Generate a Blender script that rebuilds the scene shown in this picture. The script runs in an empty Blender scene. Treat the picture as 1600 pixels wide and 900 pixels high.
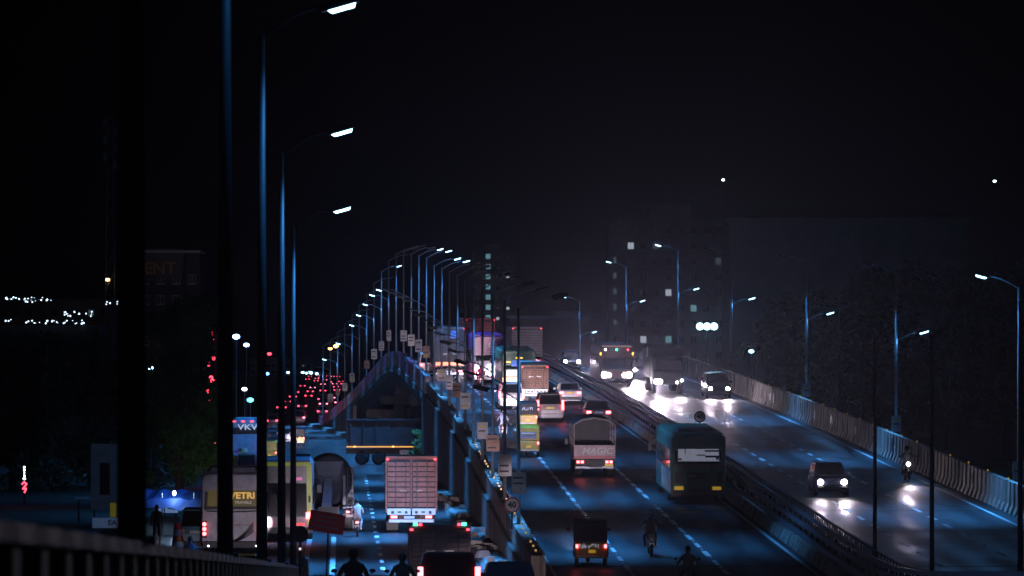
import bpy, bmesh, math, random
from mathutils import Vector, Matrix
R = math.radians
random.seed(7)
S = bpy.context.scene
COL = S.collection

# ------------------------------------------------------------------ camera
F, HOR, CAMZ = 7200.0, 560.0, 8.3          # focal length in px of a 1600 px frame, horizon row, eye height
cam_d = bpy.data.cameras.new('camera'); cam = bpy.data.objects.new('camera', cam_d); COL.objects.link(cam)
cam.location = (0, 0, CAMZ); cam.rotation_euler = (R(90), 0, 0)
cam_d.sensor_width = 36; cam_d.lens = F / 1600 * 36
cam_d.shift_y = (HOR - 450) / 1600
cam_d.clip_start = 0.5; cam_d.clip_end = 9000
cam_d.dof.use_dof = True; cam_d.dof.focus_distance = 215; cam_d.dof.aperture_fstop = 4.5
S.camera = cam
# ------------------------------------------------------------------ sky, moonless night
W = bpy.data.worlds.new('World'); S.world = W; W.use_nodes = True
wn = W.node_tree.nodes; wl = W.node_tree.links
bg = wn['Background']
sky = wn.new('ShaderNodeTexSky'); sky.sky_type = 'NISHITA'; sky.sun_disc = False
sky.sun_elevation = R(-4); sky.sun_rotation = R(200)
wl.new(sky.outputs[0], bg.inputs[0]); bg.inputs[1].default_value = 0.01
S.view_settings.view_transform = 'Standard'; S.view_settings.look = 'None'
S.view_settings.exposure = 0; S.view_settings.gamma = 1
c = S.cycles
c.max_bounces = 4; c.diffuse_bounces = 2; c.glossy_bounces = 2; c.transmission_bounces = 3; c.volume_bounces = 0
c.transparent_max_bounces = 6; c.caustics_reflective = False; c.caustics_refractive = False
c.sample_clamp_indirect = 4; c.use_denoising = True; c.use_light_tree = True

# ------------------------------------------------------------------ helpers
MATS = {}
def mat(name, col, rough=.6, metal=0, var=.25, scale=3.0, bump=0.0, emit=None, es=0.0, spec=.5, trans=0.0, stretch=None):
    if name in MATS: return MATS[name]
    m = bpy.data.materials.new(name); m.use_nodes = True
    n = m.node_tree.nodes; l = m.node_tree.links; b = n['Principled BSDF']
    b.inputs['Roughness'].default_value = rough; b.inputs['Metallic'].default_value = metal
    b.inputs['Specular IOR Level'].default_value = spec
    if trans: b.inputs['Transmission Weight'].default_value = trans
    tc = n.new('ShaderNodeTexCoord'); mp = n.new('ShaderNodeMapping'); l.new(tc.outputs['Object'], mp.inputs[0])
    if stretch: mp.inputs['Scale'].default_value = stretch
    nz = n.new('ShaderNodeTexNoise'); nz.inputs['Scale'].default_value = scale; nz.inputs['Detail'].default_value = 6
    nz.inputs['Roughness'].default_value = .65
    l.new(mp.outputs[0], nz.inputs['Vector'])
    rp = n.new('ShaderNodeValToRGB'); rp.color_ramp.elements[0].position = .3; rp.color_ramp.elements[1].position = .72
    rp.color_ramp.elements[0].color = [x * (1 - var) for x in col] + [1]
    rp.color_ramp.elements[1].color = [min(1, x * (1 + var)) for x in col] + [1]
    l.new(nz.outputs['Fac'], rp.inputs[0]); l.new(rp.outputs[0], b.inputs['Base Color'])
    if bump:
        bp = n.new('ShaderNodeBump'); bp.inputs['Strength'].default_value = bump; bp.inputs['Distance'].default_value = .02
        n2 = n.new('ShaderNodeTexNoise'); n2.inputs['Scale'].default_value = scale * 8; n2.inputs['Detail'].default_value = 4
        l.new(mp.outputs[0], n2.inputs['Vector']); l.new(n2.outputs['Fac'], bp.inputs['Height']); l.new(bp.outputs[0], b.inputs['Normal'])
    if emit:
        b.inputs['Emission Color'].default_value = (*emit, 1); b.inputs['Emission Strength'].default_value = es
    MATS[name] = m; return m
def emi(name, col, s): return mat(name, tuple(min(.8, x) for x in col), .4, 0, .02, emit=col, es=s)

def link(o, parent=None):
    COL.objects.link(o)
    if parent is not None: o.parent = parent
    return o
def tag(o, label, cat, group=None, kind=None):
    if label: o['label'] = label
    if cat: o['category'] = cat
    if group: o['group'] = group
    if kind: o['kind'] = kind
    return o
def thing(name, label, cat, loc=(0, 0, 0), rz=0, rx=0, group=None):
    o = bpy.data.objects.new(name, None); o.empty_display_size = .3; link(o)
    o.location = loc; o.rotation_euler = (rx, 0, rz)
    return tag(o, label, cat, group)
class MB:
    def __init__(s): s.v = []; s.f = []
    def box(s, x, y, z, sx, sy, sz, rz=0, tx=1, ty=1):
        """centre x,y, bottom z; tx,ty shrink the top"""
        k = len(s.v); cz, sz_ = math.cos(rz), math.sin(rz)
        for dz, a, b in ((0, 1, 1), (1, tx, ty)):
            for px, py in ((-1, -1), (1, -1), (1, 1), (-1, 1)):
                lx, ly = px * sx / 2 * a, py * sy / 2 * b
                s.v.append((x + lx * cz - ly * sz_, y + lx * sz_ + ly * cz, z + dz * sz))
        for q in ((3, 2, 1, 0), (4, 5, 6, 7), (0, 1, 5, 4), (1, 2, 6, 5), (2, 3, 7, 6), (3, 0, 4, 7)):
            s.f.append(tuple(k + i for i in q))
        return s
    def tube(s, p0, p1, r0, r1=None, n=8, cap=True):
        r1 = r0 if r1 is None else r1
        p0, p1 = Vector(p0), Vector(p1); d = (p1 - p0).normalized()
        a = d.orthogonal().normalized(); b = d.cross(a); k = len(s.v)
        for p, r in ((p0, r0), (p1, r1)):
            for i in range(n):
                t = 2 * math.pi * i / n; q = p + a * r * math.cos(t) + b * r * math.sin(t); s.v.append(tuple(q))
        for i in range(n):
            j = (i + 1) % n; s.f.append((k + i, k + j, k + n + j, k + n + i))
        if cap:
            s.f.append(tuple(k + i for i in reversed(range(n)))); s.f.append(tuple(k + n + i for i in range(n)))
        return s
    def path(s, pts, r, n=6):
        for a, b in zip(pts[:-1], pts[1:]): s.tube(a, b, r, r, n)
        return s
    def loft(s, secs, cap=True, closed=True):
        k = len(s.v); n = len(secs[0])
        for q in secs: s.v += [tuple(p) for p in q]
        for a in range(len(secs) - 1):
            for i in range(n if closed else n - 1):
                j = (i + 1) % n
                s.f.append((k + a * n + i, k + a * n + j, k + (a + 1) * n + j, k + (a + 1) * n + i))
        if cap and closed:
            s.f.append(tuple(k + i for i in reversed(range(n))))
            s.f.append(tuple(k + (len(secs) - 1) * n + i for i in range(n)))
        return s
    def quad(s, a, b, c_, d): 
        k = len(s.v); s.v += [tuple(a), tuple(b), tuple(c_), tuple(d)]; s.f.append((k, k + 1, k + 2, k + 3)); return s
    def slab(s, a, b, c_, d, t):
        a, b, c_, d = map(Vector, (a, b, c_, d)); n = (b - a).cross(d - a).normalized() * t
        return s.loft([[a - n, b - n, c_ - n, d - n], [a, b, c_, d]])
    def ball(s, p, rx, ry, rz_, n=8, m=6):
        secs = []
        for i in range(m + 1):
            t = math.pi * (i + .001) / (m + .002); secs.append([(p[0] + rx * math.sin(t) * math.cos(2 * math.pi * j / n), p[1] + ry * math.sin(t) * math.sin(2 * math.pi * j / n), p[2] - rz_ * math.cos(t)) for j in range(n)])
        return s.loft(secs)
    def lathe(s, prof, axis='x', o=(0, 0, 0), n=16):
        secs = []
        for h, r in prof:
            q = []
            for i in range(n):
                t = 2 * math.pi * i / n; a, b = r * math.cos(t), r * math.sin(t)
                q.append((o[0] + h, o[1] + a, o[2] + b) if axis == 'x' else ((o[0] + b, o[1] + h, o[2] + a) if axis == 'y' else (o[0] + a, o[1] + b, o[2] + h)))
            secs.append(q)
        return s.loft(secs)
    def mesh(s, name):
        m = bpy.data.meshes.new(name); m.from_pydata(s.v, [], s.f)
        bm = bmesh.new(); bm.from_mesh(m); bmesh.ops.recalc_face_normals(bm, faces=bm.faces); bm.to_mesh(m); bm.free()
        return m
    def build(s, name, m, parent=None, smooth=False, bevel=0):
        me = s.mesh(name); me.materials.append(m)
        if smooth: me.shade_smooth()
        o = link(bpy.data.objects.new(name, me), parent)
        if bevel:
            bv = o.modifiers.new('b', 'BEVEL'); bv.width = bevel; bv.segments = 2; bv.limit_method = 'ANGLE'
        return o
def inst(name, me, parent, loc=(0, 0, 0), rz=0, rx=0, sc=None):
    o = link(bpy.data.objects.new(name, me), parent); o.location = loc; o.rotation_euler = (rx, 0, rz)
    if sc: o.scale = sc
    return o
def copy_tree(o, parent=None):
    q = o.copy(); COL.objects.link(q); q.parent = parent
    for ch in list(o.children): copy_tree(ch, q)
    return q
def text(name, s, size, m, parent, loc, face='-y', bold=0.0, shear=0, sx=1.0, rot=None):
    cu = bpy.data.curves.new(name, 'FONT'); cu.body = s; cu.size = size; cu.align_x = 'CENTER'; cu.align_y = 'CENTER'
    cu.extrude = .004; cu.offset = bold; cu.shear = shear; cu.resolution_u = 2
    t = bpy.data.objects.new(name, cu); COL.objects.link(t)
    dg = bpy.context.evaluated_depsgraph_get(); me = bpy.data.meshes.new_from_object(t.evaluated_get(dg))
    bpy.data.objects.remove(t); bpy.data.curves.remove(cu)
    me.materials.clear(); me.materials.append(m)
    o = link(bpy.data.objects.new(name, me), parent); o.location = loc
    o.rotation_euler = rot or {'-y': (R(90), 0, 0), '+y': (R(90), 0, R(180)), '-x': (R(90), 0, R(-90)), '+x': (R(90), 0, R(90))}[face]
    o.scale = (sx, 1, 1)
    return o
def spot(parent, loc, rot, energy, size, blend, col, rad=.08, name='bulb'):
    L = bpy.data.lights.new(name, 'SPOT'); L.energy = energy; L.spot_size = size; L.spot_blend = blend; L.color = col; L.shadow_soft_size = rad
    o = link(bpy.data.objects.new(name, L), parent); o.location = loc; o.rotation_euler = rot
    return o
def ordinal(i):
    return ['first', 'second', 'third', 'fourth', 'fifth', 'sixth', 'seventh', 'eighth', 'ninth', 'tenth', 'eleventh', 'twelfth', 'thirteenth',
            'fourteenth', 'fifteenth', 'sixteenth', 'seventeenth', 'eighteenth', 'nineteenth', 'twentieth'][i] if i < 20 else 'twenty-' + ordinal(i - 20) if i < 29 else 'number %d' % (i + 1)

# ------------------------------------------------------------------ lie of the land (d metres from the eye, u metres across)
HEAD = -.0368
def off(d): return -9.6e-5 * max(0, d - 250) ** 2 if d < 620 else -9.6e-5 * 370 ** 2 - (d - 620) * .071
def offd(d): return -1.92e-4 * max(0, min(d, 620) - 250)
def rz(d):                                    # road level: down the camera's ramp, through the sag, up the flyover, over the crest
    a = -1.2 - .0465 * d; b = -13.3 + .0321 * d
    k = 4.0; m = max(a, b) + math.log(1 + math.exp(-abs(a - b) * k)) / k
    if d > 385:
        t = min(d, 435) - 385
        m = -.9415 + .0321 * t - .0871 / 100 * t * t
        if d > 435: m = max(-8.27, m - .055 * (d - 435))
    return CAMZ + max(m, -8.27)
def slope(d): return (rz(d + .5) - rz(d - .5))
def RX(u, d): return u + off(d) + HEAD * d
def PT(u, d, h=0): return (RX(u, d), d, rz(d) + h)
def GX(u, d): return u + HEAD * d             # straight service road at ground level
def heading(d): return -math.atan(HEAD + offd(d))
def on_road(x, y):                            # where a sight line meets the rising carriageway
    lo, hi = 90.0, 403.0
    for _ in range(50):
        m = (lo + hi) / 2
        if HOR - F * (rz(m) - CAMZ) / m > y: lo = m
        else: hi = m
    return (x - 800) * lo / F, lo
def on_ground(x, y):
    d = F * CAMZ / (y - HOR); return (x - 800) * d / F, d
def seat(o, x, d, flip=False, ground=False, extra=0):
    h = -math.atan(HEAD) if ground else heading(d); s = 0 if ground else math.atan(slope(d))
    o.location = (x, d, 0.012 if ground else rz(d) + .012)
    o.rotation_euler = (-s if flip else s, 0, h + extra + (math.pi if flip else 0))
    return o

# ------------------------------------------------------------------ shared materials
LED = (.05, .35, 1.0)
def asphalt(name, base, seed):
    m = mat(name, base, .5, 0, .3, .5, .5, stretch=(2.4, .14, 1)); n = m.node_tree.nodes; l = m.node_tree.links; b = n['Principled BSDF']
    mp = [x for x in n if x.type == 'MAPPING'][0]; mp.inputs['Rotation'].default_value = (0, 0, HEAD); mp.inputs['Location'].default_value = (seed * 7, 0, 0)
    tc = [x for x in n if x.type == 'TEX_COORD'][0]
    m2 = n.new('ShaderNodeMapping'); m2.inputs['Rotation'].default_value = (0, 0, HEAD); l.new(tc.outputs['Object'], m2.inputs[0])
    sp = n.new('ShaderNodeSeparateXYZ'); l.new(m2.outputs[0], sp.inputs[0])
    s1 = n.new('ShaderNodeMath'); s1.operation = 'MULTIPLY'; s1.inputs[1].default_value = 2 * math.pi / 1.75; l.new(sp.outputs[0], s1.inputs[0])
    s2 = n.new('ShaderNodeMath'); s2.operation = 'SINE'; l.new(s1.outputs[0], s2.inputs[0])
    pt = n.new('ShaderNodeTexNoise'); pt.inputs['Scale'].default_value = .16; pt.inputs['Detail'].default_value = 5; pt.inputs['Roughness'].default_value = .7; l.new(m2.outputs[0], pt.inputs['Vector'])
    a1 = n.new('ShaderNodeMath'); a1.operation = 'MULTIPLY_ADD'; a1.inputs[1].default_value = .13; l.new(s2.outputs[0], a1.inputs[0]); l.new(pt.outputs['Fac'], a1.inputs[2])
    r2 = n.new('ShaderNodeValToRGB'); r2.color_ramp.elements[0].position = .34; r2.color_ramp.elements[1].position = .66; r2.color_ramp.elements[0].color = (.38, .38, .4, 1); r2.color_ramp.elements[1].color = (1.0, 1.0, 1.0, 1); l.new(a1.outputs[0], r2.inputs[0])
    mx = n.new('ShaderNodeMix'); mx.data_type = 'RGBA'; mx.blend_type = 'MULTIPLY'; mx.inputs[0].default_value = 1
    rp = [x for x in n if x.type == 'VALTORGB'][0]; l.new(rp.outputs[0], mx.inputs[6]); l.new(r2.outputs[0], mx.inputs[7]); l.new(mx.outputs[2], b.inputs['Base Color'])
    mr = n.new('ShaderNodeMapRange'); mr.inputs['From Min'].default_value = .3; mr.inputs['From Max'].default_value = .7; mr.inputs['To Min'].default_value = .36; mr.inputs['To Max'].default_value = .62; l.new(a1.outputs[0], mr.inputs[0]); l.new(mr.outputs[0], b.inputs['Roughness'])
    return m
HEAD = -.0368
M_asph = asphalt('asphalt', (.075, .077, .08), 1)
M_asph2 = asphalt('old_asphalt', (.08, .08, .083), 2)
M_earth = mat('earth', (.06, .05, .04), .95, 0, .4, .2, .4)
M_paint = mat('road_paint', (.72, .73, .72), .6, 0, .35, 2.5)
M_conc = mat('concrete', (.25, .235, .22), .85, 0, .5, .9, .6, stretch=(1, 1, .22))
M_concd = mat('dirty_concrete', (.2, .18, .17), .9, 0, .6, .7, .6, stretch=(1, 1, .2))
M_pole = mat('galvanised_steel', (.34, .36, .38), .42, .75, .2, 6)
M_dark = mat('dark_metal', (.025, .026, .03), .5, .3, .3, 5)
M_black = mat('black_plastic', (.012, .012, .014), .45, 0, .2, 6)
M_rub = mat('rubber', (.016, .016, .017), .85, 0, .3, 9)
M_rim = mat('wheel_rim', (.2, .2, .21), .4, .7, .2, 7)
M_glass = mat('vehicle_glass', (.012, .015, .02), .06, 0, .1, 2, spec=.8)
M_white = mat('white_paint', (.66, .66, .66), .35, 0, .1, 2)
M_yplate = mat('yellow_plate', (.75, .5, .03), .4, 0, .1, 9, emit=(1, .6, .05), es=.25)  # plates glow by emission though no plate lamp is built
M_wplate = mat('white_plate', (.7, .7, .7), .4, 0, .1, 9)
M_tail = emi('tail_light_red', (1, .10, .11), 9)
M_taild = emi('tail_light_dim', (1, .03, .03), 1.6)
M_tailoff = mat('tail_light_unlit', (.22, .01, .012), .2, 0, .1, 5)
M_amb = emi('amber_light', (1, .42, .06), 4)
M_head = emi('headlight_lens', (1, .93, .97), 40)
M_headd = emi('dim_headlight_lens', (.95, .95, 1), 14)
M_led = emi('street_light_lens', (.42, .8, 1), 7)
M_ledoff = mat('unlit_lens', (.25, .27, .3), .25, 0, .1, 4)
M_green = emi('green_marker', (.05, 1, .5), 6)
M_redm = emi('red_marker', (1, .04, .07), 6)
M_whm = emi('white_marker', (.8, .9, 1), 10)
M_blum = emi('blue_marker', (.12, .3, 1), 8)

# ------------------------------------------------------------------ ground and roads
g = MB(); g.quad((-3000, -60, -.06), (3000, -60, -.06), (3000, 3000, -.06), (-3000, 3000, -.06)); tag(g.build('ground', M_earth), None, None, kind='structure')
def strip(name, m, ds, ul, ur, zf, xf, thick=0):
    b = MB(); secs = []
    for d in ds: secs.append([(xf(ul, d), d, zf(d)), (xf((ul + ur) / 2, d), d, zf(d)), (xf(ur, d), d, zf(d))])
    b.loft(secs, cap=False, closed=False); o = b.build(name, m); tag(o, None, None, kind='structure'); return o
DS = [-40 + 4 * i for i in range(0, 156)]
service = strip('service_road', M_asph2, [80 + 20 * i for i in range(130)], -10.5, 6.3, lambda d: -.01, GX)
rservice = strip('far_service_road', M_asph2, [80 + 20 * i for i in range(60)], 31.5, 40, lambda d: -.01, lambda u, d: RX(u, min(d, 700)))
ramp = strip('descending_ramp_road', M_asph, [d for d in DS if d <= 168], -1.05, 7.1, lambda d: max(rz(d), .0), GX)
flyover = strip('flyover_road', M_asph, [d for d in DS], 6.95, 29.6, rz, RX)
cross = MB().quad((-60, 352, -.004), (40, 352, -.004), (40, 371, -.004), (-60, 371, -.004)).build('cross_road', M_asph2); tag(cross, None, None, kind='structure')

# painted markings: each dash its own child of the road
def dash_mesh(w, L): return MB().box(0, 0, 0, w, L, .004).mesh('lane_dash')
dm = dash_mesh(.19, 2.6); dm.materials.append(M_paint)
sm = MB().box(0, 0, 0, .1, .1, .02, tx=.6, ty=.6).mesh('road_stud'); sm.materials.append(mat('stud', (.8, .8, .8), .25, 0, .05, 3, emit=(.8, .9, 1), es=.05))  # studs glow very faintly in place of returned headlight
def dashes(u, d0, d1, per, parent, ground=False, stud=True):
    d = d0
    while d < d1:
        if random.random() > .04:
            x = GX(u, d) if ground else RX(u, d); z = 0 if ground else rz(d)
            inst('lane_dash', dm, parent, (x, d, z + .004), heading(d) if not ground else -math.atan(HEAD), 0 if ground else math.atan(slope(d)), (random.uniform(.85, 1.15), random.uniform(.85, 1.08), 1))
        if stud and d < 300:
            inst('road_stud', sm, parent, (RX(u, d + per / 2), d + per / 2, rz(d + per / 2) + .004))
        d += per
dashes(10.6, 167, 400, 4.5, flyover); dashes(14.1, 165, 400, 4.5, flyover)
dashes(22.4, 168, 400, 5.2, flyover, stud=False); dashes(25.5, 168, 390, 5.2, flyover, stud=False)
dashes(1.6, 182, 330, 6.5, service, ground=True, stud=False)
def edge(u, d0, d1, parent, w=.16, zf=rz, xf=RX, st=4):
    b = MB(); ds = [d0 + st * i for i in range(int((d1 - d0) / st) + 1)]
    b.loft([[(xf(u - w / 2, d), d, zf(d) + .006), (xf(u + w / 2, d), d, zf(d) + .006)] for d in ds], cap=False, closed=False)
    b.build('edge_line', M_paint, parent)
edge(17.35, 150, 400, flyover); edge(28.5, 150, 400, flyover); edge(7.75, 150, 400, flyover, .12)
edge(-.4, 174, 215, service, .22, lambda d: 0, GX); edge(-1.5, 174, 215, service, .22, lambda d: 0, GX)

M_joint = mat('bitumen', (.012, .012, .013), .7, 0, .3, 4)
for q in (172, 204, 236, 268, 300, 336, 376):
    for ua, ub in ((7.2, 17.7), (19.3, 29.3)):
        b = MB(); b.loft([[(RX(ua, q + s_), q + s_, rz(q + s_) + .003), (RX(ub, q + s_), q + s_, rz(q + s_) + .003)] for s_ in (0, .35)], cap=False, closed=False); b.build('expansion_joint', M_joint, flyover)
rnd = random.Random(12)
for k in range(16):
    q = rnd.uniform(168, 330); u = rnd.choice((8.8, 12.2, 15.6, 20.8, 24, 27)) + rnd.uniform(-.6, .6); w_, l_ = rnd.uniform(.6, 1.5), rnd.uniform(2, 7)
    b = MB(); b.loft([[(RX(u - w_ / 2 + rnd.uniform(-.1, .1), q + s_), q + s_, rz(q + s_) + .003), (RX(u + w_ / 2 + rnd.uniform(-.1, .1), q + s_), q + s_, rz(q + s_) + .003)] for s_ in (0, l_ * .3, l_ * .6, l_)], cap=False, closed=False); b.build('asphalt_patch', M_joint if k % 3 == 0 else M_asph2, flyover)
# ------------------------------------------------------------------ flyover body: retaining walls, girders, piers
fw = thing('retaining_wall', 'stained grey concrete retaining wall carrying the left side of the rising flyover', 'wall')
for i, d in enumerate(range(164, 336, 8)):
    b = MB(); e = d + 7.94
    b.loft([[(RX(6.62, q), q, -.05), (RX(7.02, q), q, -.05), (RX(7.02, q), q, rz(q) - .02), (RX(6.62, q), q, rz(q) - .02)] for q in (d, e)])
    b.build('wall_panel', M_concd, fw)
kb = MB(); kb.loft([[(RX(5.55, q), q, -.03), (RX(6.6, q), q, -.03), (RX(6.6, q), q, .22), (RX(5.7, q), q, .18)] for q in range(176, 336, 8)]); kb.build('plinth', M_conc, fw)
kb = MB()
for k in range(40):
    q = random.uniform(178, 270); kb.box(RX(random.uniform(5.6, 6.5), q), q, .18, random.uniform(.1, .5), random.uniform(.2, .9), random.uniform(.05, .3), random.uniform(0, 3), .6, .6)
ob = kb.build('rubble', M_concd, fw); ob['kind'] = 'stuff'
rw = thing('far_retaining_wall', 'dark concrete retaining wall along the right side of the flyover', 'wall')
for d in range(164, 336, 16):
    MB().loft([[(RX(29.7, q), q, -.05), (RX(30.1, q), q, -.05), (RX(30.1, q), q, rz(q) - .02), (RX(29.7, q), q, rz(q) - .02)] for q in (d, d + 15.94)]).build('wall_panel', M_concd, rw)
br = thing('bridge_span', 'dark concrete bridge spans of the flyover over the cross road', 'bridge')
dsp = list(range(336, 529, 4))
MB().loft([[(RX(6.6, q), q, rz(q) - .55), (RX(30.1, q), q, rz(q) - .55), (RX(30.1, q), q, rz(q) - .03), (RX(6.6, q), q, rz(q) - .03)] for q in dsp]).build('deck_slab', M_conc, br)
for u in (7.6, 11.5, 15.6, 20, 24.5, 28.8):
    MB().loft([[(RX(u - .35, q), q, rz(q) - 1.75), (RX(u + .35, q), q, rz(q) - 1.75), (RX(u + .3, q), q, rz(q) - .56), (RX(u - .3, q), q, rz(q) - .56)] for q in dsp if rz(q) > 3.2]).build('girder', M_concd, br)
for q in (338, 376, 408, 440, 470):
    MB().box(RX(18.3, q), q, rz(q) - 2.6, 22.5, 1.5, .84, heading(q)).build('pier_cap', M_concd, br)
    for u in (9, 15, 21.5, 27.5): MB().tube((RX(u, q), q, -.05), (RX(u, q), q, rz(q) - 2.6), .62, .62, 14).build('pier', M_concd, br)
ew = thing('end_ramp_wall', 'low dark concrete wall where the far flyover ramp comes back to the ground', 'wall')
for d in range(488, 572, 8):
    MB().loft([[(RX(6.6, q), q, -.05), (RX(6.98, q), q, -.05), (RX(6.98, q), q, max(rz(q), .1) - .02), (RX(6.6, q), q, max(rz(q), .1) - .02)] for q in (d, d + 7.9)]).build('wall_panel', M_concd, ew)
MB().loft([[(RX(5.4, q), q, -.03), (RX(6.58, q), q, -.03), (RX(6.58, q), q, .3), (RX(5.6, q), q, .3)] for q in range(480, 580, 8)]).build('kerb', M_conc, ew)

# parapets -------------------------------------------------
M_par = mat('parapet_concrete', (.44, .34, .28), .8, 0, .8, 1.8, .5, stretch=(1, 1, .12))  # warm tint stands in for headlight glow; the streaks are dirt
M_pinks = [mat('poster_pink', (.6, .16, .3), .8, 0, .4, 2), mat('poster_grey', (.34, .31, .34), .8, 0, .4, 2), mat('poster_violet', (.42, .1, .22), .8, 0, .4, 2), M_par]
M_refl = mat('yellow_reflector', (.8, .5, .02), .3, 0, .1, 5, emit=(1, .6, .05), es=.25)  # emission stands in for light these reflectors would send back
def ribbed(parent, u, d0, d1, side, h, xf=RX, zf=rz, per=1.3, plen=5.2, rib_mat=None, foot=True, seed=1, mats=None, top=.22):
    """ribbed precast panels; side=-1 shows its ribs towards smaller u"""
    d = d0; i = 0; rnd = random.Random(seed)
    while d < d1:
        e = min(d + plen, d1); b = MB()
        b.loft([[(xf(u - top / 2, q), q, zf(q)), (xf(u + top / 2, q), q, zf(q)), (xf(u + top / 2, q), q, zf(q) + h), (xf(u - top / 2, q), q, zf(q) + h)] for q in (d, e - .02)])
        n = max(1, round((e - d) / per))
        for k in range(n):
            for sd in ((side,) if side else (-1, 1)):
                q = d + (k + .5) * per; w = per * .27; jx = rnd.uniform(-.02, .02)
                prof = [(top / 2, 0), (.34 if foot else top / 2 + .08, 0), (.3 if foot else top / 2 + .08, .12), (top / 2 + .09, .38), (top / 2 + .06 + jx, h + .015), (top / 2 - .01, h + .015)]
                b.loft([[(xf(u + sd * a, q + s_), q + s_, zf(q + s_) + z + .003) for a, z in prof] for s_ in (-w, w)])
        m = rnd.choice(mats) if mats else M_par
        b.build('panel', m, parent); d += plen; i += 1
pr = thing('right_parapet', 'ribbed pale concrete crash barrier lining the right edge of the flyover', 'barrier')
ribbed(pr, 29.55, 96, 440, -1, 1.35, seed=3)
b = MB()
for k in range(46):
    q = 120 + 6.5 * k; b.box(RX(29.55, q), q, rz(q) + 1.37, .07, .05, .08)
b.build('reflector_row', M_refl, pr)['kind'] = 'stuff'
rnd = random.Random(44)
for k in range(26):
    q = rnd.uniform(180, 400); w_ = rnd.uniform(.25, .6); z0, z1 = rnd.uniform(.3, .6), rnd.uniform(.8, 1.2)
    b = MB(); b.loft([[(RX(29.55 - .215, q + s_), q + s_, rz(q + s_) + z0), (RX(29.55 - .185, q + s_), q + s_, rz(q + s_) + z0), (RX(29.55 - .185, q + s_), q + s_, rz(q + s_) + z1), (RX(29.55 - .215, q + s_), q + s_, rz(q + s_) + z1)] for s_ in (0, w_)]); b.build('poster', M_white if k % 2 else M_concd, pr)
pl = thing('left_parapet', 'dirty concrete parapet with yellow reflectors on the left edge of the flyover', 'barrier')
ribbed(pl, 7.02, 166, 335, 1, .85, seed=5, top=.44)
b = MB()
for k in range(36):
    q = 168 + 2.3 * k
    if k % 4 != 3: b.box(RX(7.05, q), q, rz(q) + .87, .075, .07, .075)
b.build('reflector_row', M_refl, pl)['kind'] = 'stuff'
pp = thing('poster_parapet', 'purple and pink poster panels along the parapet over the flyover crest', 'barrier')
ribbed(pp, 6.9, 335.2, 566, 0, 1.25, seed=11, mats=M_pinks, per=1.0, plen=4.0, foot=False, top=.3)
# near left parapet of the ramp the camera stands on: ribbed wall, posts, painted rail blocks
def zr(d): return CAMZ - 1.2 - .0465 * d
np_ = thing('foreground_parapet', 'dark ribbed parapet with black and white painted rail in the near left corner', 'barrier')
ribbed(np_, -1.40, 13, 165, 1, 1.12, xf=GX, zf=lambda d: max(zr(d), 0), per=.9, plen=5.4, seed=8, foot=False)
M_bw = mat('rail_white', (.55, .54, .52), .8, 0, .3, 6); M_bb = mat('rail_black', (.02, .02, .022), .7, 0, .3, 6)
d = 13; k = 0
while d < 160:
    for (nm, m) in (('rail_block', M_bw if k % 2 else M_bb),):
        MB().loft([[(GX(-1.51, q), q, max(zr(q), 0) + 1.32), (GX(-1.29, q), q, max(zr(q), 0) + 1.32), (GX(-1.29, q), q, max(zr(q), 0) + 1.4), (GX(-1.51, q), q, max(zr(q), 0) + 1.4)] for q in (d, d + .88)]).build(nm, m, np_)
    if k % 2 == 0: MB().loft([[(GX(-1.47, q), q, max(zr(q), 0) + 1.11), (GX(-1.33, q), q, max(zr(q), 0) + 1.11), (GX(-1.33, q), q, max(zr(q), 0) + 1.325), (GX(-1.47, q), q, max(zr(q), 0) + 1.325)] for q in (d + .2, d + .66)]).build('post', M_bw, np_)
    d += .9; k += 1
ow = thing('ramp_retaining_wall', 'dark retaining wall below the near left parapet', 'wall')
MB().loft([[(GX(-1.51, q), q, -.05), (GX(-1.09, q), q, -.05), (GX(-1.09, q), q, max(rz(q) - .02, 0)), (GX(-1.51, q), q, max(rz(q) - .02, 0))] for q in range(8, 162, 8)]).build('wall_panel', M_concd, ow)
# median barrier: ribbed foot, three rails, anti-glare fins
md = thing('median_barrier', 'long dark median barrier with horizontal rails and fins dividing the two carriageways', 'barrier')
ribbed(md, 18.0, 100, 440, -1, .42, seed=4, per=.65, plen=7.8, foot=True)
ribbed(md, 19.05, 100, 440, 1, .42, seed=6, per=1.3, plen=10.4, foot=True)
M_rail = mat('painted_rail', (.16, .17, .19), .5, .3, .3, 4)
for (uu, zz, hh) in ((18.0, .5, .2), (18.2, .8, .2), (18.45, 1.08, .16)):
    for d in range(100, 440, 20):
        MB().loft([[(RX(uu - .05, q), q, rz(q) + zz), (RX(uu + .05, q), q, rz(q) + zz), (RX(uu + .05, q), q, rz(q) + zz + hh), (RX(uu - .05, q), q, rz(q) + zz + hh)] for q in (d, d + 6.6, d + 13.3, d + 19.96)]).build('rail', M_rail, md)
b = MB()
for k in range(150):
    q = 101 + 2.2 * k; b.box(RX(18.35, q), q, rz(q), .1, .1, 1.1)
ob = b.build('rail_post', M_dark, md); ob['kind'] = 'stuff'
b = MB()
for k in range(380):
    q = 100 + .9 * k; b.box(RX(18.95, q), q, rz(q) + .43, .05, .3, .72)
b.loft([[(RX(18.9, q), q, rz(q) + 1.16), (RX(19.0, q), q, rz(q) + 1.16), (RX(19.0, q), q, rz(q) + 1.22), (RX(18.9, q), q, rz(q) + 1.22)] for q in range(100, 442, 8)])
ob = b.build('anti_glare_fins', M_dark, md); ob['kind'] = 'stuff'

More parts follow.
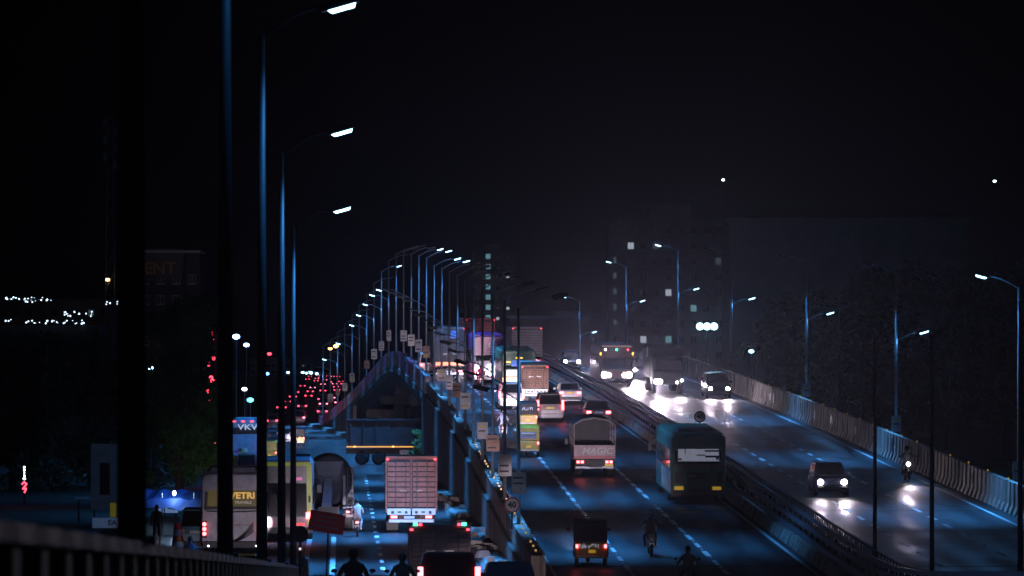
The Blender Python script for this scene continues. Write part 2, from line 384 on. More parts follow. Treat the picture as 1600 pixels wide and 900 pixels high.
# ------------------------------------------------------------------ street lamps
M_sign = [mat('notice_cream', (.5, .45, .38), .6, 0, .3, 4), mat('notice_white', (.58, .57, .55), .6, 0, .3, 4), mat('notice_rust', (.36, .2, .13), .6, 0, .4, 4), mat('notice_blank', (.42, .4, .42), .6, 0, .2, 4)]
M_ink = mat('notice_ink', (.08, .07, .1), .7, 0, .2, 4); M_inky = mat('notice_yellow', (.55, .5, .04), .6, 0, .2, 4)
POLE = MB().tube((0, 0, 0), (0, 0, 8.6), .085, .05, 12).mesh('pole'); POLE.materials.append(M_pole); POLE.shade_smooth()
NEARP = MB().tube((0, 0, 0), (0, 0, 9.2), .1, .055, 14).mesh('pole'); NEARP.materials.append(mat('dark_painted_pole', (.035, .037, .042), .6, 0, .2, 6)); NEARP.shade_smooth()
def arm_mesh(L, rise): 
    pts = [(L * t, 0, rise * math.sin(t * math.pi / 2)) for t in (0, .15, .35, .6, .85, 1)]
    m = MB().path(pts, .032, 6).mesh('arm'); m.materials.append(M_pole); return m
ARM = arm_mesh(1.35, .55); ARML = arm_mesh(1.2, .5); ARMN = arm_mesh(1.08, .56); ARMN.materials[0] = M_black
def lum_mesh():
    prof = [(-.09, 0), (.09, 0), (.1, .05), (.05, .1), (-.05, .1), (-.1, .05)]
    return MB().loft([[(t, a * w, z * h) for a, z in prof] for t, w, h in ((0, .5, .7), (.1, 1, 1), (.5, 1.15, 1), (.68, .8, .6))]).mesh('luminaire')
LUM = lum_mesh(); LUM.materials.append(M_dark)
def lens_mesh(drop): 
    return MB().loft([[(x, y, z) for x, y, z in ((.12, -.085, -.004), (.62, -.09, -.004), (.62, .09, -.004), (.12, .085, -.004))], [(.18, -.06, -drop), (.58, -.065, -drop), (.58, .065, -drop), (.18, .06, -drop)]]).mesh('lens')
LENS = {}
SHADE = MB()
for x, y, sx, sy in ((.37, -.1, .6, .012), (.37, .1, .6, .012), (.07, 0, .012, .2), (.67, 0, .012, .2)): SHADE.box(x, y, -.1, sx, sy, .11)
SHADE = SHADE.mesh('shade'); SHADE.materials.append(M_dark)
for nm, m, dr in (('on', M_led, .07), ('flat', M_led, .006), ('off', M_ledoff, .03)):
    me = lens_mesh(dr); me.materials.append(m); LENS[nm] = me
def lamp_head(t, z, ang, arm, state, energy, cone, col=LED, tilt=.28, aim=18):
    a = inst('arm', arm, t, (0, 0, z), ang)
    tip = max((v.co.x, v.co.z) for v in arm.vertices)
    lm = inst('luminaire', LUM, t, (math.cos(ang) * (tip[0] - .05), math.sin(ang) * (tip[0] - .05), z + tip[1] - .06), ang); lm.rotation_euler = (0, -tilt, ang)
    inst('lens', LENS[state], lm)
    if state == 'flat': inst('shade', SHADE, lm)
    if state == 'on':
        L_ = bpy.data.lights.new('glare', 'POINT'); L_.energy = 18 if arm is ARMN else 200; L_.color = (.1, .4, 1); L_.shadow_soft_size = .1  # extra point light added at lit heads to raise a blue halo
        q = link(bpy.data.objects.new('glare', L_), t); q.location = (math.cos(ang) * (tip[0] + .35), math.sin(ang) * (tip[0] + .35), z + tip[1] - .26)
    if energy:
        spot(t, (math.cos(ang) * (tip[0] + .4), math.sin(ang) * (tip[0] + .4), z + tip[1] - .2), (0, math.cos(ang) * -R(aim), 0), energy, R(cone), 1, col, .12)
def notice(t, z, w, h, k, rzv):
    o = MB().box(0, -.11, z, w, .03, h).build('notice_board', M_sign[k % 4], t)
    o.rotation_euler[2] = rzv
    for j in range(3):
        if (k + j) % 3: MB().box(-w * .05, -.128, z + h * (.18 + .26 * j), w * .68, .008, h * .09).build('print', M_inky if (k + j) % 5 == 0 else M_ink, o)
def lamp(name, label, u, d, xf, zbase, group, near=False, top=None, low=None, board=None, flip=1, dz=0):
    t = thing(name, label, 'street lamp', (xf(u, d), d, zbase), heading(d) if xf is RX else -math.atan(HEAD), 0, group)
    inst('pole', NEARP if near else POLE, t, sc=(1, 1, 1 + dz / 9.2) if dz else None)
    MB().box(0, 0, -.02, .34, .34, .05).build('base_plate', M_dark, t)
    H = 9.1 + dz if near else 8.5
    if top: lamp_head(t, H, 0 if flip > 0 else math.pi, ARMN if near else ARM, *top)
    if low: lamp_head(t, low[0], math.pi if flip > 0 else 0, ARML, *low[1:])
    if board: notice(t, *board)
    return t
# near row on the ramp, lit heads reaching over the roadway
for i, d in enumerate((30.6, 55, 80, 106, 131)):
    lamp('street_lamp', 'tall near lamp post on the left foreground parapet, %s from the camera' % ordinal(i), -1.40, d, GX, max(zr(d), 0) + 1.41, 'lamp posts on the foreground parapet', near=True,
         top=('on', (200, 600, 1500, 2600, 3200)[i], 160), dz=(0, 0, -.05, .27, .45)[i])
# left edge of the flyover
EN = 9000
for i in range(25):
    d = 183 + 15.8 * i
    far = d > 395
    lit_top = 300 < d < 370 or 425 < d < 440
    top = ('on' if lit_top else 'flat', EN * .95, 100, LED, .26, 10) if (i % 2 == 0 or lit_top) else ('off', 0, 78)
    low = (4.9, 'on' if far else 'flat', EN * (1.9 if not far else 1.2), 104, LED, .26, 32) if (i % 2 == 0 or 330 < d < 400 or i in (15, 17)) else (4.9, 'off', 0, 62)
    rnd = random.Random(i)
    bd = (rnd.uniform(.95, 1.25), rnd.uniform(.42, .62), rnd.uniform(.75, 1.0), i, 0) if i % 5 != 4 else None
    lamp('flyover_lamp', 'twin arm lamp post on the left flyover parapet, %s from the near end' % ordinal(i), 7.0, d, RX, rz(d) + (.85 if d < 335 else 1.25), 'lamp posts along the left edge of the flyover',
         top=top, low=low, board=bd)
# right edge of the flyover
for i, (d, lit, ll) in enumerate(((203, 'on', 'off'), (248, 'off', 'on'), (276, None, None), (294, 'off', 'on'), (343, 'off', 'on'), (385, 'on', 'on'), (432, 'on', 'on'), (480, 'on', 'on'))):
    lamp('right_lamp', 'lamp post with white base board on the right parapet, %s from near end' % ordinal(i), 29.8, d, RX, rz(d) + 1.35 - (1.35 if lit is None else 0), 'lamp posts along the right edge of the flyover', flip=-1,
         top=(lit, EN * .9 if i in (0, 1, 3, 5, 6) else 0, 96, LED, .26, 10) if lit else None, low=(4.9, ll, 2500, 90) if ll else None, board=(.05, .55, .85, 3, 0))
# dark posts on the median of the near ramp
for i, (x, d) in enumerate(((1367, 166), (1456, 148), (1594, 129))):
    t = lamp('median_post', 'unlit dark post rising from the near median, %s from the right' % ordinal(2 - i), (x - 800) * d / F - HEAD * d, d, GX, rz(d) + .2, 'unlit posts on the median', top=None)
    t.scale = (1, 1, 1.0); MB().tube((0, 0, 8.5), (.5, 0, 8.9), .03, .03, 6).build('arm', M_dark, t)
    for ch in t.children:
        if ch.name.startswith('pole'): ch.data = ch.data.copy(); ch.data.materials[0] = M_dark

# ------------------------------------------------------------------ vehicle kit
WH = {}
def wheel(t, x, y, r, w, name='wheel'):
    key = (r, w)
    if key not in WH:
        a = MB().lathe([(-w / 2, r * .62), (-w / 2, r * .93), (-w * .3, r), (w * .3, r), (w / 2, r * .93), (w / 2, r * .62)], n=20).mesh('wheel'); a.materials.append(M_rub); a.shade_smooth()
        b = MB().lathe([(-w * .46, r * .6), (-w * .5, r * .5), (-w * .3, r * .2), (w * .3, r * .2), (w * .5, r * .5), (w * .46, r * .6)], n=14).mesh('rim'); b.materials.append(M_rim)
        WH[key] = (a, b)
    o = inst(name, WH[key][0], t, (x, y, r)); inst('rim', WH[key][1], o)
def headlights(t, xs, y, z, w, h, energy=0, m=None, round_=True, cone=34, col=(1, .82, .98), down=3.0, halo_beam=0):
    for x in xs:
        b = MB()
        if round_: b.lathe([(0, w * .5), (.03, w * .45), (.05, w * .2)], 'y', (x, y, z), 12)
        else: b.box(x, y + .02, z - h / 2, w, .04, h)
        b.build('headlight', m or M_head, t)
        if energy: spot(t, (x, y + .12, z), (R(90 - (down if cone > 20 else .3)), 0, 0), energy, R(cone), 1, col, .05)
        if halo_beam: spot(t, (x, y + .12, z), (R(91.0), 0, -R(3.2)), halo_beam, R(13), 1, (1, .8, 1), .05, 'headlight_halo')  # added spot turned toward the camera so haze halos form round the lens
def taillights(t, xs, y, z, w, h, m=None, d=.05):
    for x in xs: MB().box(x, y - d / 2 + .005, z - h / 2, w, d, h).build('tail_light', m or M_tail, t, bevel=.012)
def plate(t, x, y, z, m=None, w=.5, h=.12, face=-1):
    p = MB().box(x, y, z, w, .02, h).build('number_plate', m or M_yplate, t)
    return p
def rrect(w, z0, z1, r, n=4, wb=None):
    """rounded section in x,z: square foot, rounded roof"""
    wb = wb or w; pts = [(-wb, z0), (wb, z0)]
    for k in range(n + 1):
        a = k / n * math.pi / 2; pts.append((w - r + r * math.cos(a), z1 - r + r * math.sin(a)))
    for k in range(n + 1):
        a = math.pi / 2 + k / n * math.pi / 2; pts.append((-w + r + r * math.cos(a), z1 - r + r * math.sin(a)))
    return pts
def bus(name, label, body, roof=None, L=10.5, Wd=2.5, H=3.15, win=True, rear_win=True, nwin=6, wr=.5, group=None, hl=6000):
    t = thing(name, label, 'bus', group=group); w = Wd / 2
    secs = []
    for y, k, dz in ((-L / 2, .955, .10), (-L / 2 + .1, .985, .03), (-L / 2 + .3, 1, 0), (L / 2 - .35, 1, 0), (L / 2 - .1, .98, .05), (L / 2, .94, .16)):
        secs.append([(x * k, y, z if z < 1 else z - dz) for x, z in rrect(w, .38, H, .26)])
    MB().loft(secs).build('body', body, t)
    MB().loft([[(x, y, z) for x, z in rrect(w * .9, H - .02, H + .035, .03)] for y in (-L / 2 + .5, L / 2 - .6)]).build('roof', roof or body, t)
    MB().box(0, -L / 2 + .02, .32, Wd * .96, .22, .3).build('rear_bumper', M_black, t, bevel=.03)
    MB().box(0, L / 2 - .02, .32, Wd * .96, .22, .32).build('front_bumper', M_black, t, bevel=.03)
    if win:
        pitch = (L - 1.6) / nwin
        for sd in (-1, 1):
            for k in range(nwin):
                y0 = -L / 2 + .7 + k * pitch
                MB().box(sd * (w + .004), y0 + pitch / 2, 1.55, .02, pitch - .14, .85).build('side_window', M_glass, t)
    MB().slab((-w * .86, -L / 2 + .01, 1.78), (w * .86, -L / 2 + .01, 1.78), (w * .8, -L / 2 + .085, H - .32), (-w * .8, -L / 2 + .085, H - .32), -.03).build('rear_window', M_glass, t) if rear_win else None
    MB().slab((w * .9, L / 2 + .01, 1.35), (-w * .9, L / 2 + .01, 1.35), (-w * .84, L / 2 - .05, H - .5), (w * .84, L / 2 - .05, H - .5), -.03).build('windscreen', M_glass, t)
    if hl: headlights(t, (-w * .74, w * .74), L / 2 + .01, .85, .28, .2, hl, M_headd, cone=15)
    for y in (-L / 2 + 2.4, L / 2 - 2.3):
        for sd in (-1, 1): wheel(t, sd * (w - .16), y, wr, .3)
    for sd in (-1, 1):
        MB().path([(sd * w * .9, L / 2 - .05, 2.5), (sd * (w + .2), L / 2 + .25, 2.45), (sd * (w + .25), L / 2 + .28, 2.2)], .025).box(sd * (w + .25), L / 2 + .3, 1.85, .2, .08, .38).build('mirror', M_black, t)
    return t
def car(name, label, paint, kind='sedan', tail=None, head=None, pl=None, henergy=6000, group=None, cat='car', hcone=15, halo_beam=0):
    t = thing(name, label, cat, group=group)
    L, w, zb, zr_ = {'sedan': (4.2, .84, .93, 1.45), 'suv': (4.4, .9, 1.08, 1.76), 'hatch': (3.7, .81, .95, 1.52), 'van': (3.9, .8, 1.1, 1.88)}[kind]
    h = L / 2
    prof = {'sedan': [(-h, .62, .8), (-h + .06, .9, .93), (-h + .5, .98, 1), (-.2, .96, 1), (.75, .97, 1), (h - .5, .82, .98), (h - .1, .7, .9), (h, .55, .78)],
            'suv': [(-h, .75, .86), (-h + .06, 1.08, .95), (-h + .4, 1.1, 1), (.8, 1.1, 1), (h - .4, .98, .98), (h - .08, .86, .92), (h, .6, .82)],
            'hatch': [(-h, .62, .84), (-h + .06, .92, .94), (-h + .4, .97, 1), (.7, .97, 1), (h - .45, .84, .97), (h - .08, .7, .9), (h, .55, .8)],
            'van': [(-h, .8, .9), (-h + .05, 1.1, .96), (-h + .4, 1.12, 1), (.9, 1.12, 1), (h - .3, 1.05, .98), (h - .06, .85, .92), (h, .6, .84)]}[kind]
    secs = []
    for y, zt, k in prof:
        W_ = w * k
        secs.append([(-W_ * .9, y, .24), (W_ * .9, y, .24), (W_, y, .42), (W_ * 1.0, y, zt * .72), (W_ * .93, y, zt - .02), (W_ * .8, y, zt), (-W_ * .8, y, zt), (-W_ * .93, y, zt - .02), (-W_, y, zt * .72), (-W_, y, .42)])
    MB().loft(secs).build('body', paint, t, smooth=False, bevel=.02)
    yb, yr0, yr1, yf = {'sedan': (-h + .55, -h + 1.15, .25, 1.05), 'suv': (-h + .05, -h + .3, .35, 1.15), 'hatch': (-h + .06, -h + .5, .3, 1.05), 'van': (-h + .05, -h + .22, .9, 1.5)}[kind]
    wb, wt = w * .92, w * .74
    B = [(-wb, yb, zb - .02), (wb, yb, zb - .02), (wb, yf, zb - .02), (-wb, yf, zb - .02)]; T = [(-wt, yr0, zr_ - .04), (wt, yr0, zr_ - .04), (wt, yr1, zr_ - .04), (-wt, yr1, zr_ - .04)]
    T2 = [(-wt * .86, yr0 + .1, zr_), (wt * .86, yr0 + .1, zr_), (wt * .86, yr1 - .1, zr_), (-wt * .86, yr1 - .1, zr_)]
    MB().loft([B, T, T2]).build('cabin', paint, t)
    def pane(i, j, a0, a1, nm):
        P = lambda a, v: Vector(B[i]).lerp(Vector(B[j]), a).lerp(Vector(T[i]).lerp(Vector(T[j]), a), v)
        MB().slab(P(a0, .08), P(a1, .08), P(a1, .93), P(a0, .93), -.014).build(nm, M_glass, t)
    pane(0, 1, .07, .93, 'rear_window'); pane(2, 3, .06, .94, 'windscreen')
    for i, j in ((1, 2), (3, 0)): pane(i, j, .1, .47, 'side_window'); pane(i, j, .52, .9, 'side_window')
    for y in (-h + .78, h - .8):
        for sd in (-1, 1): wheel(t, sd * (w - .09), y, .31 if kind != 'suv' else .36, .2)
    MB().box(0, -h - .02, .3, w * 1.78, .16, .22).build('rear_bumper', paint if kind == 'suv' else M_black, t, bevel=.03)
    MB().box(0, h + .02, .28, w * 1.74, .16, .2).build('front_bumper', M_black, t, bevel=.03)
    tz = zb - .14
    if kind == 'suv': 
        for x in (-w * .87, w * .87): MB().box(x, -h - .01, tz - .2, .15, .08, .62).build('tail_light', tail or M_tail, t, bevel=.02)
    else: taillights(t, (-w * .72, w * .72), -h - .02, tz, .3, .17, tail or M_tail)
    headlights(t, (-w * .68, w * .68), h - .04, .68, .28, .14, henergy, head or M_headd, True, hcone, halo_beam=halo_beam)
    plate(t, 0, -h - .03, tz - .12 if kind != 'sedan' else tz - .06, pl or M_wplate)
    MB().box(0, -h - .012, tz - .3, w * .9, .03, .02).build('trim', M_rim, t)
    for sd in (-1, 1): MB().box(sd * (w + .08), .72, zb - .02, .18, .1, .14).build('mirror', paint, t, bevel=.02)
    return t
def auto(name, label, tub, hood, window=False, lit=True, decal=0, group=None):
    t = thing(name, label, 'auto rickshaw', group=group); w = .62
    MB().loft([[(x, y, z) for x, z in ((-w * k, .32), (w * k, .32), (w * k, .5), (w * k * .97, zt), (-w * k * .97, zt), (-w * k, .5))] for y, k, zt in ((-1.25, .94, .86), (-1.15, 1, .92), (-.2, 1, .92), (.1, 1, .55), (.7, .9, .55), (1.0, .5, .8), (1.3, .3, .75))]).build('tub', tub, t, bevel=.02)
    MB().loft([[(x, y, z) for x, z in rrect(w * k, zb, zt, .16)] for y, k, zb, zt in ((-1.2, .95, .925, 1.58), (-1.02, 1, .925, 1.68), (-.4, 1, .925, 1.7))]).build('canopy', hood, t)
    MB().loft([[(x, y, z) for x, z in rrect(w * k, zb, zt, .05)] for y, k, zb, zt in ((-.42, .99, 1.58, 1.7), (.55, .93, 1.56, 1.69), (.85, .85, 1.5, 1.6))]).build('roof', hood, t)
    for sd in (-1, 1): MB().tube((sd * w * .86, .8, 1.52), (sd * w * .6, 1.05, .75), .025).build('windscreen_post', M_dark, t)
    MB().slab((w * .55, 1.06, .82), (-w * .55, 1.06, .82), (-w * .78, .85, 1.48), (w * .78, .85, 1.48), .01).build('windscreen', M_glass, t)
    if window:
        MB().slab((-w * .7, -1.215, 1.0), (w * .7, -1.215, 1.0), (w * .66, -1.17, 1.46), (-w * .66, -1.17, 1.46), -.02).build('rear_window', mat('lit_rear_window', (.2, .22, .26), .2, 0, .5, 5), t)
        MB().box(0, -1.235, 1.27, w * 1.1, .02, .05).build('window_bar', M_white, t)
    MB().box(0, -1.28, .36, 1.02, .06, .05).build('rear_bumper', M_white, t)
    for x in (-w * .86, w * .86): MB().box(x, -1.265, .7, .09, .05, .13).build('tail_light', M_tail if lit else M_taild, t, bevel=.01)
    plate(t, .03, -1.275, .52, w=.26, h=.11)
    for x in (-w * .85, w * .85): wheel(t, x, -.85, .22, .13)
    wheel(t, 0, 1.15, .22, .12)
    for sd in (-1, 1): MB().box(sd * (w + .14), .75, 1.2, .16, .05, .12).build('mirror', M_black, t)
    headlights(t, (0,), 1.32, .62, .18, .18, 26000, M_headd, cone=15)
    rnd = random.Random(decal)
    if decal:
        b = MB(); z0 = .78 if decal == 1 else 1.25
        for k in range(9 if decal == 1 else 6):
            x = -.42 + k * .085 if decal == 1 else -.3 + .11 * k
            b.path([(x + rnd.uniform(-.05, .05), -1.262 if decal == 1 else -1.222, z0 + rnd.uniform(-.1, .12)) for _ in range(4)], .016, 4)
        b.build('lettering', mat('decal_white', (.7, .72, .8), .5, 0, .1, 3, emit=(.7, .75, 1), es=.25), t)  # lettering emits faintly, making the white strokes look lit
    return t
def truck_rear(t, w, z, pl=True, tl=M_tail):
    pass
def box_truck(name, label, boxm, Wd=2.4, L=7.2, z0=1.05, z1=3.6, corr=True, cab=None, light=None, board=True, printed=None, group=None, hl=6000):
    t = thing(name, label, 'truck', group=group); w = Wd / 2; h = L / 2
    MB().box(0, 0, z0, Wd - .08, L, z1 - z0).build('cargo_box', boxm, t)
    for sd in (-1, 1):
        MB().box(sd * (w - .03), -h - .01, z0 - .02, .1, .1, z1 - z0 + .04).build('corner_post', boxm, t)
        b = MB()
        for k in range(int(L / .55)): b.box(sd * (w - .025), -h + .4 + k * .55, z0 + .1, .05, .2, z1 - z0 - .2)
        b.build('side_rib', boxm, t)['kind'] = 'stuff'
    MB().box(0, -h - .01, z1 - .02, Wd + .02, .12, .1).build('roof_rail', boxm, t)
    for sd in (-1, 1):
        dr = MB().box(sd * (w / 2 - .01), -h - .035, z0 + .12, w - .1, .05, z1 - z0 - .2).build('rear_door', mat('door_groove_shade', (.05, .035, .035), .7), t)  # dark base puts the shade of the grooves between planks into the colour
        n = 9
        for k in range(n):
            if corr: MB().box(sd * (w / 2 - .01), -h - .07, z0 + .2 + k * (z1 - z0 - .35) / n, w - .16, .05, (z1 - z0 - .35) / n * .8).build('door_plank', boxm, dr)
        for q in (.22, .62): MB().tube((sd * w * q, -h - .11, z0 + .12), (sd * w * q, -h - .11, z1 - .12), .016).build('lock_rod', M_rim, dr)
        MB().box(sd * w * .3, -h - .12, z0 + .95, .3, .03, .04).build('handle', M_rim, dr)
    if board:
        for sd in (-1, 1):
            o = MB().box(sd * w * .49, -h - .1, z0 - .18, w * .92, .03, .3).build('notice_strip', M_white, t)
            for k in range(3): MB().box(sd * w * (.2 + .27 * k), -h - .12, z0 - .12 + .04 * (k % 2), .12 + .05 * (k % 2), .01, .12 - .05 * (k % 2)).build('print', M_ink, o)
    MB().box(0, -.2, .62, .8, L - .4, .36).build('chassis', M_dark, t)
    MB().box(0, -h - .02, .48, Wd * .88, .1, .14).build('rear_bumper', M_white, t)
    MB().box(0, -h + .1, .62, Wd * .5, .06, .26).build('rear_panel', mat('rear_panel_paint', (.28, .13, .12), .6, 0, .3, 4), t)
    for sd in (-1, 1):
        f = MB().box(sd * w * .68, -h - .01, .58, .46, .08, .28).build('light_frame', M_dark, t)
        MB().box(sd * w * .68, -h - .06, .68, .3, .04, .12).build('tail_light', light or M_tail, t)
        MB().box(sd * w * .74, -h + .45, .1, .55, .03, .42).build('mud_flap', M_black, t)
    plate(t, -.1, -h - .08, .66, M_wplate)
    for sd in (-1, 1):
        wheel(t, sd * (w - .32), -h + 1.4, .5, .5); wheel(t, sd * (w - .25), h + .9, .5, .3)
        MB().box(sd * w * .93, -h - .09, z1 - .1, .1, .04, .07).build('marker_light', M_redm, t)
    cm = cab or M_white
    MB().loft([[(x, y, z) for x, z in rrect(w * .95 * k, .7, zt, .2)] for y, k, zt in ((h + .15, 1, 2.7), (h + 1.2, 1, 2.75), (h + 1.6, .97, 2.5), (h + 1.85, .95, 1.6))]).build('cab', cm, t)
    MB().slab((w * .8, h + 1.86, 1.7), (-w * .8, h + 1.86, 1.7), (-w * .76, h + 1.66, 2.4), (w * .76, h + 1.66, 2.4), -.03).build('windscreen', M_glass, t)
    headlights(t, (-w * .7, w * .7), h + 1.86, 1.0, .26, .2, hl, M_headd, cone=15) if hl else None
    return t
# motorbike and rider ---------------------------------------
SK = {}
def person_mesh(pose, key):
    if key in SK: return SK[key]
    J = dict(pose)
    bones = [('pelvis', 'spine'), ('spine', 'chest'), ('chest', 'neck'), ('neck', 'head'), ('head', 'crown'), ('chest', 'sl'), ('sl', 'el'), ('el', 'hl'), ('hl', 'fl'), ('chest', 'sr'), ('sr', 'er'), ('er', 'hr'), ('hr', 'fr'),
             ('pelvis', 'pl'), ('pl', 'kl'), ('kl', 'al'), ('al', 'tl'), ('pelvis', 'pr'), ('pr', 'kr'), ('kr', 'ar'), ('ar', 'tr')]
    rad = dict(pelvis=.15, spine=.135, chest=.15, neck=.058, head=.085, crown=.075, sl=.075, el=.052, hl=.034, fl=.03, pl=.1, kl=.068, al=.045, tl=.04)
    for k in list(rad):
        if k.endswith('l') and len(k) == 2: rad[k[0] + 'r'] = rad[k]
    names = list(J); idx = {n: i for i, n in enumerate(names)}
    me = bpy.data.meshes.new('person'); me.from_pydata([J[n] for n in names], [(idx[a], idx[b]) for a, b in bones], [])
    o = link(bpy.data.objects.new('person', me))
    sk = o.modifiers.new('s', 'SKIN'); sk.use_smooth_shade = True
    for n in names:
        v = me.skin_vertices[0].data[idx[n]]; r = rad[n]; v.radius = (r * 1.25, r * .9) if n in ('pelvis', 'spine', 'chest') else (r, r); v.use_root = n == 'pelvis'
    ss = o.modifiers.new('u', 'SUBSURF'); ss.levels = 1; ss.render_levels = 1
    dg = bpy.context.evaluated_depsgraph_get(); out = bpy.data.meshes.new_from_object(o.evaluated_get(dg)); bpy.data.objects.remove(o)
    cls = {}
    for a, b in bones: cls[(a, b)] = 0 if b in ('spine', 'chest', 'sl', 'sr', 'el', 'er') else 1 if b in ('pl', 'pr', 'kl', 'kr', 'al', 'ar') else 3 if b in ('tl', 'tr') else 2
    segs = [(Vector(J[a]), Vector(J[b]), cls[(a, b)]) for a, b in bones]
    for p in out.polygons:
        best = (9, 0)
        for a, b, k in segs:
            ab = b - a; t = max(0, min(1, (p.center - a).dot(ab) / max(ab.length_squared, 1e-6))); q = (p.center - a - ab * t).length
            if q < best[0]: best = (q, k)
        p.material_index = best[1]
    SK[key] = out; return out
RIDE = dict(pelvis=(0, -.14, .86), spine=(0, -.1, 1.04), chest=(0, -.02, 1.26), neck=(0, .03, 1.44), head=(0, .06, 1.56), crown=(0, .06, 1.64), sl=(-.19, -.01, 1.33), el=(-.3, .16, 1.12), hl=(-.31, .44, 1.04), fl=(-.29, .52, 1.03),
            sr=(.19, -.01, 1.33), er=(.3, .16, 1.12), hr=(.31, .44, 1.04), fr=(.29, .52, 1.03), pl=(-.12, -.1, .82), kl=(-.22, .3, .74), al=(-.19, .08, .38), tl=(-.19, .25, .32), pr=(.12, -.1, .82), kr=(.22, .3, .74), ar=(.19, .08, .38), tr=(.19, .25, .32))
PILL = {k: (v[0] * .9, v[1] - .42, v[2] + .04) for k, v in RIDE.items()}
PILL.update(hl=(-.2, -.2, 1.0), fl=(-.17, -.12, .99), hr=(.2, -.2, 1.0), fr=(.17, -.12, .99), el=(-.29, -.38, 1.1), er=(.29, -.38, 1.1))
LEAN = {k: (v[0], v[1] + max(0, v[2] - .9) * .55, v[2] - max(0, v[2] - .9) * .22) for k, v in RIDE.items()}
STAND = dict(pelvis=(0, 0, .92), spine=(0, 0, 1.08), chest=(0, .01, 1.3), neck=(0, .02, 1.47), head=(0, .04, 1.59), crown=(0, .04, 1.67), sl=(-.19, 0, 1.37), el=(-.25, -.03, 1.1), hl=(-.25, .08, .86), fl=(-.25, .1, .78),
             sr=(.19, 0, 1.37), er=(.25, -.03, 1.1), hr=(.25, .08, .86), fr=(.25, .1, .78), pl=(-.1, 0, .88), kl=(-.11, .04, .5), al=(-.12, 0, .09), tl=(-.12, .16, .04), pr=(.1, 0, .88), kr=(.11, .02, .5), ar=(.12, -.03, .09), tr=(.12, .14, .04))
SIT = {k: (v[0], v[1], v[2] - .42) for k, v in RIDE.items()}
SIT.update(al=(-.19, .36, .08), tl=(-.19, .52, .04), ar=(.19, .36, .08), tr=(.19, .52, .04), kl=(-.2, .34, .5), kr=(.2, .34, .5))
M_skin = mat('skin', (.16, .085, .05), .6, 0, .1, 5); M_hair = mat('hair', (.012, .01, .01), .6, 0, .2, 9)
def person(label, pose, key, shirt, trousers, helmet=None, seatx=None):
    me = person_mesh(pose, key).copy(); me.materials.clear()
    for m in (mat('cloth_%02d%02d%02d' % tuple(int(x * 99) for x in shirt), shirt, .85, 0, .25, 8), mat('cloth_%02d%02d%02d' % tuple(int(x * 99) for x in trousers), trousers, .85, 0, .25, 8), M_skin, M_black): me.materials.append(m)
    t = link(bpy.data.objects.new('person', me)); tag(t, label, 'person', 'people in the scene')
    hd = Vector(pose['head']); 
    if helmet: MB().ball((hd.x, hd.y, hd.z + .05), .135, .155, .15, 12, 8).build('helmet', helmet, t, smooth=True)
    else: 
        MB().ball((hd.x, hd.y - .02, hd.z + .055), .1, .112, .11, 12, 8).build('hair', M_hair, t, smooth=True)
        MB().ball((hd.x, hd.y + .095, hd.z), .016, .02, .024, 6, 4).build('nose', M_skin, t)
        for sd in (-1, 1):
            MB().ball((hd.x + sd * .092, hd.y, hd.z), .012, .022, .03, 6, 4).build('ear', M_skin, t); MB().ball((hd.x + sd * .034, hd.y + .082, hd.z + .025), .012, .008, .008, 6, 4).build('eye', M_black, t)
    return t
def bike(label, paint, tail=True, head=9000, hc=15):
    t = thing('motorbike', label, 'motorbike', group='motorbikes among the traffic')
    wheel(t, 0, -.64, .3, .11); wheel(t, 0, .64, .3, .09)
    MB().path([(0, -.6, .4), (0, -.2, .45), (0, .3, .42), (0, .42, .85), (0, .64, .32)], .035, 6).path([(0, -.62, .66), (0, -.1, .6), (0, .4, .8)], .03, 6).build('frame', M_dark, t)
    MB().loft([[(x * k, y, z) for x, z in ((-.1, .3), (.1, .3), (.13, .5), (-.13, .5))] for y, k in ((-.1, .8), (.05, 1.1), (.25, .9))]).build('engine', M_rim, t)
    MB().loft([[(x * k, y, z * q + .62) for x, z in rrect(.14, .0, .27, .1)] for y, k, q in ((-.05, .7, .6), (.1, 1, 1), (.3, 1.05, 1.02), (.42, .6, .8))]).build('tank', paint, t)
    MB().loft([[(x * k, y, z) for x, z in rrect(.13, .7, zt, .05)] for y, k, zt in ((-.72, .7, .88), (-.5, 1, .84), (-.05, .9, .8))]).build('seat', M_black, t)
    MB().loft([[(x * k, y, z) for x, z in ((-.1, .5), (.1, .5), (.09, .72), (-.09, .72))] for y, k in ((-.8, .6), (-.6, 1), (-.3, .8))]).build('tail_cowl', paint, t)
    MB().path([(-.38, .38, 1.04), (-.2, .46, 1.0), (.2, .46, 1.0), (.38, .38, 1.04)], .016, 6).build('handlebar', M_dark, t)
    for sd in (-1, 1): MB().tube((sd * .3, .42, 1.02), (sd * .38, .4, 1.2), .008).ball((sd * .4, .4, 1.24), .07, .02, .045).build('mirror', M_black, t)
    MB().tube((.16, .1, .33), (.17, -.7, .38), .035, .05).build('exhaust', M_rim, t)
    MB().box(0, -.83, .62, .16, .05, .09).build('tail_light', M_tail if tail else M_tailoff, t, bevel=.01)
    MB().box(0, -.86, .44, .2, .015, .1, ).build('number_plate', M_wplate, t); MB().box(0, -.82, .34, .16, .03, .3).build('mudguard', M_black, t)
    headlights(t, (0,), .56, .86, .19, .19, head, M_head if hc > 20 else M_headd, cone=hc)
    return t

